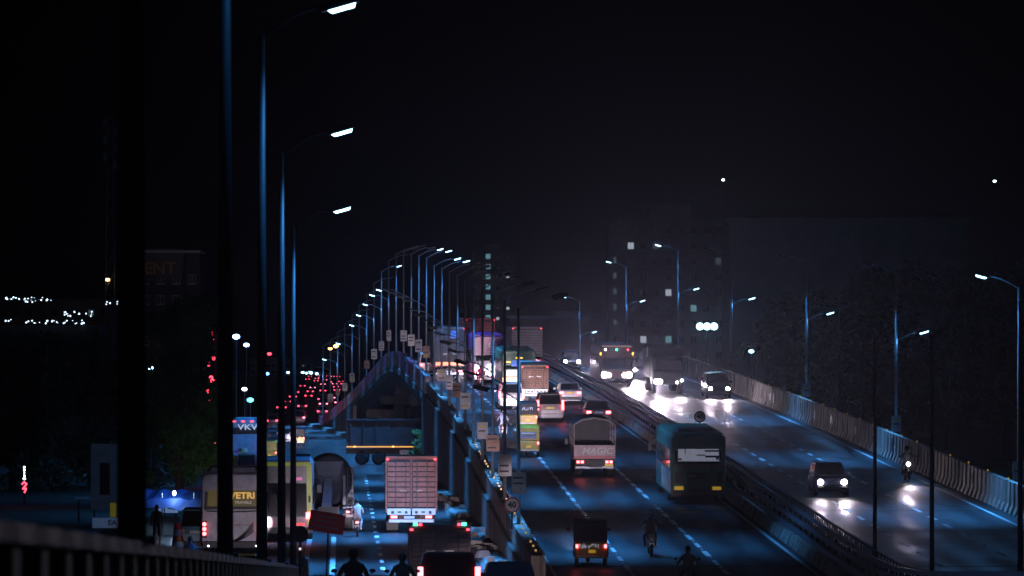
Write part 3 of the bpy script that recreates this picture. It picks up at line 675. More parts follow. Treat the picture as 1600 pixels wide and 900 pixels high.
# ------------------------------------------------------------------ traffic on the flyover, going away
def paint(name, col, rough=.3, **k): return mat(name, col, rough, 0, .3, 1.8, **k)
M_ay = paint('auto_yellow', (.62, .36, .03), .4); M_aym = paint('auto_ochre', (.6, .33, .03), .45); M_hood = mat('canopy_black', (.014, .014, .017), .6, 0, .3, 6)
M_hoody = paint('canopy_grey', (.32, .33, .36), .45)
def place(o, x, y, **k):
    X, d = on_road(x, y); return seat(o, X, d, **k)
def gplace(o, x, y, **k):
    X, d = on_ground(x, y); return seat(o, X, d, ground=True, **k)
place(auto('auto_rickshaw', 'yellow auto rickshaw with black canopy in the near left lane by the dashed line', M_aym, M_hood, decal=1, group='auto rickshaws'), 921, 882)
place(auto('auto_rickshaw', 'bright yellow auto rickshaw with a rear window and pale roof', M_ay, M_ay, window=True, group='auto rickshaws'), 824, 713)
place(auto('auto_rickshaw', 'yellow auto rickshaw with lettering on black canopy beside the silver car', M_ay, M_hood, decal=2, group='auto rickshaws'), 823, 670)

# light truck with arched cage body
t = thing('light_truck', 'small goods truck with arched dark cage and pale lettered tailboard in the middle lane', 'truck')
M_tb = paint('tailboard_white', (.62, .45, .48), .5); M_maroon = paint('maroon_paint', (.2, .035, .05), .45)
w, L = 1.03, 5.4; h = L / 2
for (nm, z0, z1, m) in (('side_board', .95, 1.6, M_maroon),):
    for sd in (-1, 1): MB().box(sd * (w - .03), .3, z0, .05, 4.0, z1 - z0).build(nm, m, t)
MB().box(0, .3, .86, 2 * w - .1, 4.1, .1).build('cargo_floor', M_dark, t)
MB().box(0, -1.72, .95, 2 * w, .06, .62).build('tailboard', M_tb, t)
MB().box(0, -1.765, .9, 2 * w, .03, .14).build('tailboard_rail', paint('rail_red', (.5, .06, .08), .4), t)
text('lettering', 'MAGIC', .46, mat('letter_white', (.8, .8, .8), .5, 0, .1, 4), t, (.12, -1.76, 1.27), bold=.012, shear=.25, sx=1.05)
b = MB().path([(-.85, -1.76, 1.12), (-.7, -1.76, 1.4), (-.58, -1.76, 1.5)], .05, 5); b.build('leaf_mark', M_white, t)
for y in (-1.72, .3, 2.25):
    MB().path([(-w, y, 1.5), (-w, y, 2.6), (-.62, y, 2.82), (0, y, 2.92), (.62, y, 2.82), (w, y, 2.6), (w, y, 1.5)], .035, 6).build('cage_hoop', mat('cage_post', (.5, .42, .42), .5, 0, .2, 5), t)
for sd in (-1, 1):
    for z in (1.9, 2.25, 2.55): MB().tube((sd * w, -1.72, z), (sd * w, 2.25, z), .02).build('cage_bar', M_dark, t)
M_tarp = mat('blue_tarpaulin', (.06, .16, .32), .45, 0, .4, 3)
MB().loft([[(x, y, z) for x, z in ((-w - .03, 2.58), (-.64, 2.85), (0, 2.96), (0, 2.99), (-.66, 2.89), (-w - .06, 2.62))] for y in (-1.85, 0, 2.3)]).build('tarpaulin', M_tarp, t)
MB().loft([[(x, y, z) for x, z in ((0, 2.96), (.64, 2.85), (w + .03, 2.58), (w + .06, 2.62), (.66, 2.89), (0, 2.99))] for y in (-1.85, 0, 2.3)]).build('canvas_roof', mat('dark_canvas', (.03, .03, .035), .8, 0, .3, 4), t)
MB().box(0, 2.28, .95, 2 * w - .1, .05, 1.7).build('front_wall', M_dark, t)
MB().loft([[(x, y, z) for x, z in rrect(.92 * k, .6, zt, .2)] for y, k, zt in ((2.4, 1, 2.1), (3.2, 1, 2.1), (3.6, .97, 1.9), (3.85, .94, 1.2))]).build('cab', M_maroon, t)
MB().box(0, -.1, .5, .7, 4.6, .35).build('chassis', M_dark, t); MB().box(0, -1.86, .42, 1.9, .08, .1).build('rear_bumper', M_rim, t)
MB().box(0, -1.78, .56, 1.9, .1, .34).build('rear_panel', M_dark, t)
for sd in (-1, 1):
    for q in (.6, .8): MB().box(sd * q * w, -1.84, .68, .14, .04, .12).build('tail_light', M_tail, t)
    for y in (-1.0, 3.0): wheel(t, sd * .82, y, .38, .26 if y > 0 else .4)
    MB().box(sd * 1.15, 3.5, 1.35, .16, .06, .3).build('mirror', M_black, t)
plate(t, .72, -1.84, .53, w=.42, h=.11); MB().tube((-.5, -1.86, .62), (.4, -1.86, .62), .03).build('tow_bar', M_rim, t)
place(t, 926, 742)

# teal city bus, nearest
M_teal = paint('bus_teal', (.07, .17, .115), .5)
t = bus('city_bus', 'teal city bus with white poster in its rear window beside the median', M_teal, rear_win=False)
MB().slab((-1.08, -5.27, 1.82), (1.02, -5.27, 1.82), (1.0, -5.19, 2.78), (-1.06, -5.19, 2.78), -.03).build('rear_window', M_glass, t)
po = MB().slab((-.95, -5.288, 1.92), (.92, -5.288, 1.92), (.9, -5.214, 2.7), (-.93, -5.214, 2.7), -.015).build('window_poster', mat('poster_white', (.55, .56, .66), .6, 0, .25, 3, emit=(.6, .62, .8), es=.22), t)  # poster surface emits a little so it reads as lit
for x, z, sx, sz, m in ((.6, 2.58, .62, .1, M_glass), (.62, 2.38, .7, .09, M_ink), (.62, 2.12, .66, .12, M_ink), (-.62, 2.3, .04, .7, M_ink), (.1, 2.5, .4, .05, M_ink), (.1, 2.2, .4, .05, M_ink), (-.86, 2.62, .16, .12, M_maroon), (-.86, 2.0, .16, .12, M_maroon), (.84, 2.62, .12, .14, M_tailoff), (.84, 2.02, .12, .14, M_tailoff)):
    MB().box(x, -5.3 + (z - 1.92) * .095, z - sz / 2, sx, .012, sz).build('print', m, po)
MB().box(0, -5.265, 1.66, 2.36, .03, .05).build('red_line', mat('red_trim', (.3, .02, .03), .4), t)
for x in (-.95, .95): MB().box(x, -5.262, .95, .26, .02, .5).build('vent', M_black, t)
MB().box(-.05, -5.262, 1.12, .95, .02, .3).build('engine_hatch', M_black, t); MB().box(-.3, -5.28, 1.2, .34, .01, .1).build('badge', M_rim, t)
for x in (-.45, .55): MB().box(x, -5.258, .5, .02, .012, 1.1).build('panel_seam', M_black, t)
plate(t, -.9, -5.3, .62, w=.42, h=.17); plate(t, .82, -5.3, .6, w=.4, h=.17)
for sd in (-1, 1): MB().box(sd * 1.12, -5.22, .75, .1, .05, .7).build('tail_light', M_tailoff, t)
b = MB(); rnd = random.Random(3)
for k in range(16):
    y = -4.9 + k * .36; b.path([(-1.262, y, .5), (-1.262, y + rnd.uniform(-.2, .3), 1.0), (-1.262, y + rnd.uniform(-.3, .4), 1.45)], .025, 4)
b.build('side_branch_graphic', mat('graphic_pale', (.45, .5, .52), .5), t)
MB().box(-1.255, 0, 1.44, .02, 10, .06).build('side_stripe', mat('stripe_pink', (.5, .18, .2), .5), t)
MB().box(0, -2.5, 3.18, 1.7, 2.2, .14, tx=.9, ty=.9).build('roof_hatch', M_dark, t)
MB().tube((-1.2, -5.3, .3), (-1.2, -5.3, .62), .05).build('tow_eye', M_rim, t)
place(t, 1078, 776)

# cars
place(car('suv', 'silver sport utility car with yellow plate and tall red tail lights', paint('silver', (.42, .4, .43), .3), 'suv', pl=M_yplate), 857, 657)
place(car('sedan', 'white sedan with yellow plate ahead of the silver car', paint('pearl_white', (.62, .6, .62), .3), 'sedan', pl=M_yplate), 888, 630)
place(car('sedan', 'grey sedan beside the median in the right hand lane', paint('gunmetal', (.1, .1, .12), .3), 'sedan', tail=M_tail), 932, 662)
place(car('hatchback', 'pale hatchback half hidden behind a lamp post beside the green bus', paint('ash', (.34, .34, .37), .3), 'suv'), 797, 638)
place(car('white_van', 'white van with bright red lights at the left of the flyover crest', paint('van_white', (.7, .7, .72), .4), 'van'), 668, 588)

# small planked truck
place(box_truck('delivery_truck', 'small truck with rust brown planked rear doors beside the green bus', paint('plank_brown', (.3, .15, .09), .6), 1.85, 4.2, .85, 2.55, board=True, light=M_tailoff), 833, 628)
# green bus
M_gb = paint('bus_green', (.07, .22, .12), .4)
t = bus('green_bus', 'green bus with blue picture in its rear window near the crest', M_gb, roof=paint('roof_green', (.02, .05, .04), .6))
for x, z, sx, sz, m in ((-.1, 2.2, .9, .42, emi('screen_blue', (.05, .2, .8), .5)), (-.85, 2.3, .5, .06, M_amb), (.85, 2.3, .5, .06, M_amb), (0, 2.6, .5, .05, M_amb)):
    MB().box(x, -5.29, z - sz / 2, sx, .02, sz).build('window_print', m, t)
MB().box(0, -5.27, 1.3, 2.1, .03, .42).build('rear_band', mat('band_white', (.6, .64, .6), .5), t)
MB().box(-.1, -5.27, .66, 2.0, .03, .58).build('rear_panel', mat('band_lime', (.45, .56, .3), .5), t)
MB().box(-.1, -5.29, 1.2, 1.8, .02, .07).build('stripe', mat('stripe_orange', (.6, .22, .1), .5), t)
for sd in (-1, 1):
    MB().box(sd * 1.12, -5.25, 1.0, .16, .06, .16).build('tail_light', M_amb, t); MB().box(sd * 1.12, -5.25, .8, .16, .06, .16).build('tail_light', M_tail, t)
MB().box(0, -3, 3.17, 1.5, 2.4, .22, tx=.9, ty=.9).build('roof_unit', M_dark, t)
place(t, 805, 611)
# purple coach
M_pu = paint('coach_purple', (.42, .04, .2), .3); M_pl = mat('coach_white', (.75, .68, .75), .4, 0, .1, 2, emit=(1, .85, 1), es=.12)  # white rear panel emits slightly, so it looks lit without a lamp
t = bus('purple_coach', 'purple and white coach at the flyover crest behind the red shirted rider', M_pu, L=12, H=3.7)
MB().box(.12, -6.02, .75, 2.0, .03, 1.05).build('rear_panel', M_pl, t)
MB().box(.1, -6.04, 1.22, 1.8, .02, .04).build('seam', M_pu, t)
text('lettering', 'OO', .42, M_white, t, (.2, -6.02, 2.95), bold=.01); text('lettering', 'travels', .22, M_white, t, (.2, -6.02, 2.5), bold=.01)
for sd in (-1, 1):
    MB().box(sd * 1.14, -5.98, 1.1, .17, .06, .16).build('tail_light', M_amb, t); MB().box(sd * 1.14, -5.98, .8, .17, .06, .2).build('tail_light', M_tail, t)
place(t, 759, 596)
# container trucks near the crest
M_blu = mat('printed_blue', (.13, .15, .17), .6, 0, .7, 2.2)
t = box_truck('printed_truck', 'tall box truck with faded blue printed doors at the left of the crest', M_blu, 2.45, 8, 1.1, 4.1, corr=False, board=False)
MB().box(.3, -4.13, 3.3, .7, .03, .6).build('print', mat('print_blue', (.03, .2, .6), .5), t); MB().box(0, -4.13, 1.2, 2.2, .05, .25).build('light_strip', emi('orange_strip', (1, .25, .08), 1.4), t)
place(t, 699, 592)
place(box_truck('red_container_truck', 'tall truck with red container rising behind the purple coach', paint('container_red', (.36, .045, .06), .5, emit=(.5, .06, .08), es=.03), 2.5, 9, 1.2, 4.2, board=False), 745, 575.5)  # slight emission in the red paint lifts the container like added light
place(box_truck('grey_container_truck', 'grey box truck on the crest to the right of the green bus', paint('container_grey', (.26, .22, .24), .6), 2.5, 9, 1.1, 3.5, board=False), 818, 575.5)

# riders on the flyover
def ride(bk, x, y, people, ground=False, flip=False, d=None, lean=0):
    if d is None: X, d = (on_ground if ground else on_road)(x, y)
    else: X = (x - 800) * d / F
    seat(bk, X, d, ground=ground, flip=flip)
    for p in people: seat(p, X, d, ground=ground, flip=flip)
red = paint('bike_red', (.3, .02, .03)); blk = paint('bike_black', (.015, .015, .018)); blu = paint('bike_blue', (.02, .05, .2))
M_helm = paint('helmet_black', (.01, .01, .012), .15); M_helw = paint('helmet_white', (.5, .5, .52), .2)
ride(bike('dark motorbike in the middle of the near left carriageway', blk, tail=False), 1016, 868, [person('rider in dark clothes and black helmet on the near flyover carriageway', RIDE, 'r', (.03, .012, .015), (.02, .02, .025), M_helm)])
ride(bike('motorbike ridden out of the bottom edge right of the auto rickshaw', blk, tail=False, head=500), 1075, 931, [person('dark rider whose head shows at the bottom edge of the near carriageway', RIDE, 'r', (.05, .012, .012), (.02, .02, .02))])
ride(bike('motorbike with bright tail light left of the bright yellow rickshaw', blu), 786, 686, [person('rider in pale blue shirt left of the bright yellow rickshaw', RIDE, 'r', (.3, .36, .5), (.03, .03, .04), M_helm)])
ride(bike('motorbike of the red shirted rider behind the purple coach', red), 751, 606, [person('rider in bright red shirt behind the purple coach', RIDE, 'r', (.5, .01, .04), (.03, .03, .05))])
ride(bike('motorbike of the white shirted rider by the left parapet near the crest', blk), 716, 615, [person('rider in white shirt leaning forward by the left parapet near the crest', LEAN, 'l', (.6, .62, .66), (.05, .05, .07))])

# ------------------------------------------------------------------ oncoming traffic
M_ob = paint('oncoming_bus_paint', (.28, .16, .16), .4)
t = bus('oncoming_bus', 'oncoming bus with glaring headlights and coloured marker lamps on its roof', M_ob, H=3.1, win=True, hl=0)
MB().box(0, 5.1, 2.72, 2.2, .2, .42).build('destination_board', mat('board_lit', (.4, .3, .3), .5, 0, .2, 3, emit=(1, .6, .6), es=.15), t)
for x, m in ((.85, M_whm), (0, M_green), (-.85, M_redm)): MB().ball((x, 5.22, 2.82), .1, .06, .1).build('marker_lamp', m, t, smooth=True)
for sd in (-1, 1): MB().ball((sd * 1.22, 5.25, 2.5), .07, .06, .12).build('side_marker', M_amb, t)
MB().box(0, 5.27, 1.2, 2.3, .03, .12).build('front_band', mat('band_pale', (.5, .42, .44), .4), t)
headlights(t, (-.92, .92), 5.27, .92, .46, .3, 7000, None, True, 18, down=.5, halo_beam=8000); headlights(t, (-.6, .6), 5.27, .9, .34, .3, 0, None)
place(t, 955, 601, flip=True)
t = box_truck('oncoming_truck', 'dark oncoming truck with four headlights beside the right parapet', mat('tarp_dark', (.06, .05, .055), .8, 0, .4, 2), 2.45, 5.5, 1.1, 3.3, board=False, cab=paint('cab_dark', (.05, .045, .05), .4), light=M_tailoff, hl=0)
MB().box(0, 2.95, 2.75, 2.2, .3, .45).build('cab_visor', M_dark, t)
headlights(t, (.9, .62), 4.63, .9, .34, .2, 4500, None, True, 18, down=.5, halo_beam=4000); headlights(t, (-.95,), 4.63, .98, .2, .2, 800, M_headd, cone=22, down=.5); headlights(t, (-.62,), 4.63, .84, .2, .2, 800, M_headd, cone=22, down=.5)
MB().slab((1.3, 2.0, 2.6), (1.3, 1.2, 2.6), (1.3, 1.2, 3.4), (1.3, 2.0, 3.4), .03).build('side_banner', M_white, t)
place(t, 1036, 612, flip=True)
HP = paint('oncoming_paint', (.06, .06, .075), .25)
place(car('oncoming_car', 'oncoming car whose headlights glare between the bus and the dark truck', HP, 'sedan', tail=M_tailoff, head=M_head, henergy=7000, hcone=20, halo_beam=9000), 1000, 590, flip=True)
place(car('oncoming_car', 'oncoming dark car with two headlights beside the lit right parapet', paint('navy', (.02, .022, .035), .25), 'suv', tail=M_tailoff, head=M_head, henergy=800, hcone=60, halo_beam=300), 1119, 621, flip=True)
place(car('oncoming_car', 'nearest oncoming blue car with white headlights in the right carriageway', paint('steel_blue', (.09, .1, .17), .3), 'hatch', tail=M_tailoff, head=M_head, henergy=420, hcone=30, halo_beam=0), 1294, 773, flip=True)
place(car('oncoming_car', 'oncoming car with glaring headlights on the crest next to the median', HP, 'hatch', tail=M_tailoff, head=M_head, henergy=7000, hcone=20, halo_beam=9000), 891, 577, flip=True)
ride(bike('oncoming motorbike with lit headlight beside the ribbed right parapet', blk, tail=False, head=450, hc=30), 1417, 752, [person('dark rider on the oncoming motorbike beside the right parapet', RIDE, 'r', (.02, .02, .025), (.02, .02, .02), M_helm)], flip=True)

# ------------------------------------------------------------------ ramp in the foreground, bottom edge
def dplace(o, x, d):
    X = (x - 800) * d / F; o.location = (X, d, max(rz(d), .01)); o.rotation_euler = (math.atan(slope(d)), 0, -math.atan(HEAD)); return o
t = box_truck('dark_box_truck', 'dark box truck with green and red roof markers at the bottom edge', paint('box_dark_red', (.09, .035, .035), .5), 1.95, 4.2, .9, 2.62, board=False, light=M_taild, hl=30000)
for sd in (-1, 1): MB().box(sd * .78, -2.2, 2.68, .14, .1, .1).build('marker_light', M_green, t); MB().box(sd * .62, -2.2, 2.68, .1, .1, .08).build('marker_light', M_redm, t)
dplace(t, 685, 150)
dplace(car('dark_sedan', 'dark car with bright brake lights in front of the dark box truck', paint('black_red', (.03, .008, .01), .2), 'suv', henergy=400), 699, 128)
t = car('dark_hatchback', 'black car roof at the bottom edge below the speed limit sign', paint('black_gloss', (.012, .012, .014), .15), 'hatch', tail=M_taild, henergy=3000); dplace(t, 794, 132)
for i, (x, d, lab) in enumerate(((552, 96, 'black silhouetted rider with mirrors at the bottom edge of the left road'), (629, 120, 'dark rider beside the dark box truck at the bottom edge'))):
    b_ = bike('motorbike under the ' + ('black silhouetted rider' if i == 0 else 'dark rider beside the dark box truck'), blk, tail=False, head=300)
    p_ = person(lab, RIDE, 'r', (.03, .028, .02), (.02, .02, .02)); dplace(b_, x, d); dplace(p_, x, d)

# ------------------------------------------------------------------ service road on the left
t = box_truck('container_truck', 'box truck with pink brown corrugated rear doors and red tail lights on the left road', mat('container_brown', (.42, .1, .06), .5, 0, .3, 2), 2.42, 7.0, 1.02, 3.55)
gplace(t, 641, 828)
ride(bike('motorbike carrying two people on the left road', red), 558, 838, [person('front rider on the motorbike carrying two', RIDE, 'r', (.05, .05, .06), (.03, .03, .04)), person('pillion rider in white shirt with dark bag on the left road', PILL, 'p', (.55, .5, .52), (.04, .04, .06))], ground=True)
# coach with gold name
M_cw = paint('coach_pearl', (.55, .52, .58), .35)
t = bus('white_coach', 'white coach with a gold name across its black rear window', M_cw, L=11.5, Wd=2.6, H=3.5, rear_win=False)
MB().slab((-1.2, -5.76, 1.95), (1.2, -5.76, 1.95), (1.12, -5.69, 3.25), (-1.12, -5.69, 3.25), -.03).build('rear_window', M_black, t)
gw = MB().slab((-1.05, -5.785, 2.08), (1.05, -5.785, 2.08), (1.02, -5.745, 2.75), (-1.02, -5.745, 2.75), -.015).build('lit_panel', mat('panel_olive', (.06, .05, .015), .4, 0, .3, 4, emit=(.4, .3, .05), es=.12), t)
text('lettering', 'VETRI', .36, emi('gold_letter', (1, .55, .12), .55), gw, (.42, -5.79, 2.52), bold=.012, sx=1.15); text('lettering', 'TRAVELS', .15, emi('grey_letter', (.5, .45, .4), .3), gw, (.45, -5.80, 2.24), bold=.004, sx=1.2)
MB().path([(-1.2, -5.78, 2.0), (-1.05, -5.8, 1.88), (0, -5.82, 1.84), (1.05, -5.8, 1.88), (1.2, -5.78, 2.0)], .03).build('window_trim', M_rim, t)
text('lettering', 'www.vetri.com', .17, mat('letter_red', (.5, .03, .05), .5), t, (.2, -5.765, 1.3))
for k in range(5):
    pts = [(.0 + .9 * q, -5.768, .62 + .1 * k * q + .42 * q * q) for q in (0, .25, .5, .75, 1)]
    MB().path(pts, .022, 5).build('swoosh', mat('swoosh_gold', (.45, .28, .05), .4) if k == 4 else M_dark, t)
for sd in (-1, 1):
    f = MB().box(sd * 1.17, -5.73, .75, .2, .07, .72).build('light_frame', M_black, t)
    for k in range(3): MB().lathe([(0, .085), (-.03, .085), (-.035, .05), (-.03, .03)], 'y', (sd * 1.17, -5.775, .93 + .2 * k), 12).build('tail_light', M_tail, f)
    for k in range(3): MB().box(sd * 1.24, -5.71, 1.75 + .45 * k, .05, .05, .22).build('vent_slot', M_black, t)
    MB().ball((sd * 1.0, -5.8, .42), .09, .05, .06).build('reversing_light', M_whm, t, smooth=True)
MB().box(0, -4.5, 3.5, 1.9, 2.2, .2, tx=.92, ty=.9).build('roof_unit', M_cw, t); MB().ball((-.4, -5.2, 3.62), .09, .09, .1).build('roof_beacon', M_amb, t)
gplace(t, 368, 860)
# lime framed coach
M_lime = paint('coach_lime', (.5, .58, .02), .35, emit=(.6, .8, .02), es=.08)  # lime paint glows a little by emission to look brighter lit
t = bus('lime_coach', 'coach with lime yellow frame around its dark glass rear', paint('coach_slate', (.1, .12, .17), .3), L=11.5, Wd=2.6, H=3.6, rear_win=False)
MB().slab((-1.1, -5.765, 1.1), (1.05, -5.765, 1.1), (1.0, -5.7, 3.3), (-1.02, -5.7, 3.3), -.03).build('rear_glass', M_glass, t)
MB().loft([[(x, y, z) for x, z in ((1.06, .75), (1.3, .75), (1.27, 3.45), (1.02, 3.45))] for y in (-5.82, -5.6)]).loft([[(x, y, z) for x, z in ((-1.1, 3.4), (1.25, 3.4), (1.2, 3.58), (-1.05, 3.58))] for y in (-5.8, -5.55)]).build('lime_frame', M_lime, t)
MB().loft([[(x, y, z) for x, z in ((-1.3, .6), (-1.1, .6), (-1.04, 3.4), (-1.24, 3.4))] for y in (-5.8, -5.6)]).build('white_pillar', M_cw, t)
MB().box(0, -5.79, .55, 2.3, .04, .5).build('rear_panel', mat('panel_pinkwhite', (.55, .4, .42), .4), t)
for sd in (-1, 1): MB().box(sd * 1.1, -5.83, 1.0, .2, .06, .3).build('tail_light', M_tail, t); MB().box(sd * .75, -5.83, .72, .4, .04, .08).build('tail_light', M_taild, t)
MB().box(.7, -5.75, 2.75, .25, .02, .14).build('sticker', emi('sticker_pink', (1, .2, .5), .5), t); MB().box(1.16, -5.84, 1.75, .1, .03, .3).build('door_lock', M_black, t)
gplace(t, 446, 838)
# coach far left with name board
t = bus('blue_coach', 'pale blue coach with white letters on a black band further up the left road', paint('coach_sky', (.22, .38, .52), .4), L=11, H=3.5, rear_win=False)
MB().slab((-1.2, -5.51, 2.35), (1.2, -5.51, 2.35), (1.14, -5.44, 3.2), (-1.14, -5.44, 3.2), -.03).build('name_band', M_black, t)
text('lettering', 'VKV', .62, mat('letter_lit', (.7, .7, .7), .5, emit=(1, 1, 1), es=.35), t, (-.05, -5.55, 2.85), bold=.01, sx=1.35)
for x in (-1.1, -.4, .3, 1.0): MB().box(x, -5.48, 3.28, .3, .05, .08).build('marker_light', M_redm, t)
MB().box(.75, -5.52, 1.0, .55, .02, 1.1).build('side_advert', mat('advert_lavender', (.4, .38, .55), .5), t)
for k, m in enumerate((mat('flower_pink', (.6, .08, .25), .5), mat('leaf_green', (.04, .12, .05), .6), M_inky, M_white)): MB().ball((-.85 + .22 * k, -5.52, .95 + .12 * (k % 2)), .16, .01, .16).build('flower_print', m, t)
gplace(t, 390, 722)
# concrete mixer truck
t = thing('mixer_truck', 'dark blue grey concrete mixer truck on the left road beside the lime coach', 'truck')
M_mx = paint('mixer_blue', (.08, .1, .15), .6)
MB().box(0, .3, .75, 1.0, 7, .35).build('chassis', M_dark, t)
rot = Matrix.Rotation(R(14), 4, 'X')
b = MB().lathe([(-2.7, .45), (-2.3, .75), (-1.2, 1.12), (.4, 1.15), (1.8, .8), (2.2, .3)], 'y', (0, 0, 0), 20); b.v = [tuple(rot @ Vector((x, -y, z)) + Vector((0, .2, 2.3))) for x, y, z in b.v]
b.v = [(x, .4 - y, z) for x, y, z in b.v]
b.build('drum', M_mx, t, smooth=True)
MB().loft([[(-.5, y, z), (.5, y, z), (.7, y - .2, z + .7), (-.7, y - .2, z + .7)] for y, z in ((-2.6, 2.6), (-2.3, 2.55))]).build('hopper', M_mx, t)
MB().loft([[(-.25, -2.9, 1.9), (.25, -2.9, 1.9), (.2, -3.0, 2.5), (-.2, -3.0, 2.5)], [(-.35, -3.6, 1.1), (.15, -3.6, 1.1), (.12, -3.65, 1.3), (-.32, -3.65, 1.3)]]).build('chute', M_mx, t)
for sd in (-1, 1):
    MB().box(sd * .75, -2.5, 1.0, .12, .12, 1.6).build('drum_support', M_mx, t)
    for y in (-2.4, -1.1, 3.3): wheel(t, sd * .98, y, .52, .5 if y < 0 else .3)
    MB().box(sd * 1.0, -2.4, 1.08, .55, 2.9, .04).build('mudguard', M_mx, t); taillights(t, (sd * .95,), -3.15, .85, .25, .12, M_taild)
b = MB()
for k in range(7): b.tube((.9, -2.75, .9 + .28 * k), (1.2, -2.75, .9 + .28 * k), .015)
b.tube((.9, -2.75, .7), (.9, -2.75, 3.0), .02).tube((1.2, -2.75, .7), (1.2, -2.75, 3.0), .02).build('ladder', M_rim, t)
MB().box(0, -3.1, .6, 2.3, .1, .14).build('rear_bumper', M_dark, t)
MB().loft([[(x, y, z) for x, z in rrect(1.2, .8, zt, .2)] for y, zt in ((2.6, 2.9), (3.9, 2.9), (4.4, 2.4), (4.5, 1.4))]).build('cab', M_mx, t)
gplace(t, 514, 824)
# tipper crossing under the flyover
t = thing('tipper_truck', 'long dark tipper with orange reflector strip passing under the flyover', 'truck')
M_tip = mat('tipper_grey', (.055, .05, .055), .7, 0, .35, 1.2)
MB().loft([[(-4.2, y, 1.45), (3.6, y, 1.45), (4.1, y, 3.55), (-4.2, y, 3.55)] for y in (-1.2, 1.2)]).build('tipper_body', M_tip, t, bevel=.04)
for k in range(8): MB().box(-3.9 + k * .98, -1.235, 1.5, .12, .07, 2.0).build('body_rib', M_tip, t)
MB().box(-.1, -1.26, 3.45, 8.3, .1, .12).build('top_rail', M_tip, t)
MB().box(-.4, -1.25, 1.36, 7.7, .06, .09).build('reflector_strip', emi('strip_amber', (1, .42, .08), 1.0), t)  # strip glows by emission instead of reflecting passing headlights
for x in (-3.6, -.6, 2.4): MB().ball((x, -1.3, 1.42), .07, .04, .06).build('side_marker', M_amb, t)
MB().box(-.3, 0, .85, 8, .9, .4).build('chassis', M_dark, t)
for x in (-3.05, -1.75, 4.9):
    for y in (-1.0, 1.0):
        o = MB().lathe([(-.2, .3), (-.2, .5), (-.1, .54), (.1, .54), (.2, .5), (.2, .3)], 'y', (x, y, .54), 20).build('wheel', M_rub, t, smooth=True)
        MB().lathe([(-.19, .3), (-.12, .12), (.12, .12), (.19, .3)], 'y', (x, y, .54), 12).build('rim', M_rim, o)
MB().box(.6, -.95, .6, 1.5, .5, .6).build('fuel_tank', M_rim, t, bevel=.05)
MB().loft([[(x, y, z) for x, z in ((4.2, .8), (6.1, .8), (6.1, 1.8), (5.9, 2.9), (4.2, 2.9))] for y in (-1.2, 1.2)]).build('cab', paint('cab_brown', (.1, .06, .03), .4), t, bevel=.06)
MB().box(5.1, -1.22, 1.8, 1.1, .03, .8).build('side_window', M_glass, t)
MB().tube((-4.2, -1.15, 1.0), (-4.2, -1.15, 2.9), .05).build('tail_post', M_rim, t)
t.location = ((627 - 800) * 360 / F, 360, .012)
# smaller service road traffic
gplace(car('parked_car', 'dark car with one red light seen over the lime coach', paint('dark_navy', (.02, .025, .04), .25), 'sedan', tail=M_tail), 472, 741)
gplace(car('small_car', 'small black car with red tail light at the foot of the white coach', paint('small_black', (.015, .015, .018), .2), 'hatch', tail=M_tail, henergy=2200), 376, 935)
gplace(car('grey_car', 'grey car behind the white coach under the blue coach', paint('dust_grey', (.12, .12, .13), .4), 'van', tail=M_taild, henergy=600), 386, 752)
gplace(auto('auto_rickshaw', 'small auto rickshaw with orange lights far up the left road', M_ay, M_hood, group='auto rickshaws'), 466, 697)
gplace(auto('auto_rickshaw', 'yellow goods rickshaw glimpsed between two dark posts beside the blue coach', M_aym, M_ay, group='auto rickshaws'), 421, 722)
gplace(car('pale_car', 'pale car beyond the yellow goods rickshaw', paint('pale_grey', (.3, .32, .36), .35), 'hatch', tail=M_taild), 448, 693)
ride(bike('motorbike with red light on the lit left road near the crossing', red), 460, 702, [person('tiny rider on the lit left road near the crossing', RIDE, 'r', (.1, .1, .12), (.03, .03, .04))], ground=True)

# far jam on the service road
fp = [paint('far_paint_%d' % k, col, .3) for k, col in enumerate(((.3, .3, .32), (.05, .05, .06), (.25, .04, .05)))]
M_ft = emi('far_tail_red', (1, .05, .12), 7); M_fp = emi('far_tail_pink', (1, .2, .3), 5)
protos = []
for k in range(3):
    t = car('far_car', ('small distant grey sedan with red tail lights in the far jam', 'small distant black hatchback with red tail lights in the far jam', 'small distant red van with pink tail lights in the far jam')[k], fp[k], ('sedan', 'hatch', 'van')[k], henergy=0, tail=(M_ft, M_ft, M_fp)[k], group='distant traffic jam on the left road'); protos.append(t)
rnd = random.Random(21); used = [0, 0, 0]
for i in range(64):
    d = 560 + 1500 * (i / 64) ** 1.25 + rnd.uniform(-6, 6); u = (-8.6, -5.6, -2.6, .4, 3.0)[i % 5] + rnd.uniform(-.3, .3) - (d - 560) * .0035
    if d < 640 and u > -3: u -= 6
    if rnd.random() < .3: continue
    k = rnd.randrange(3); o = copy_tree(protos[k]) if used[k] else protos[k]; used[k] = 1
    o.location = (GX(u, d), d, .012); o.rotation_euler = (0, 0, -math.atan(HEAD))

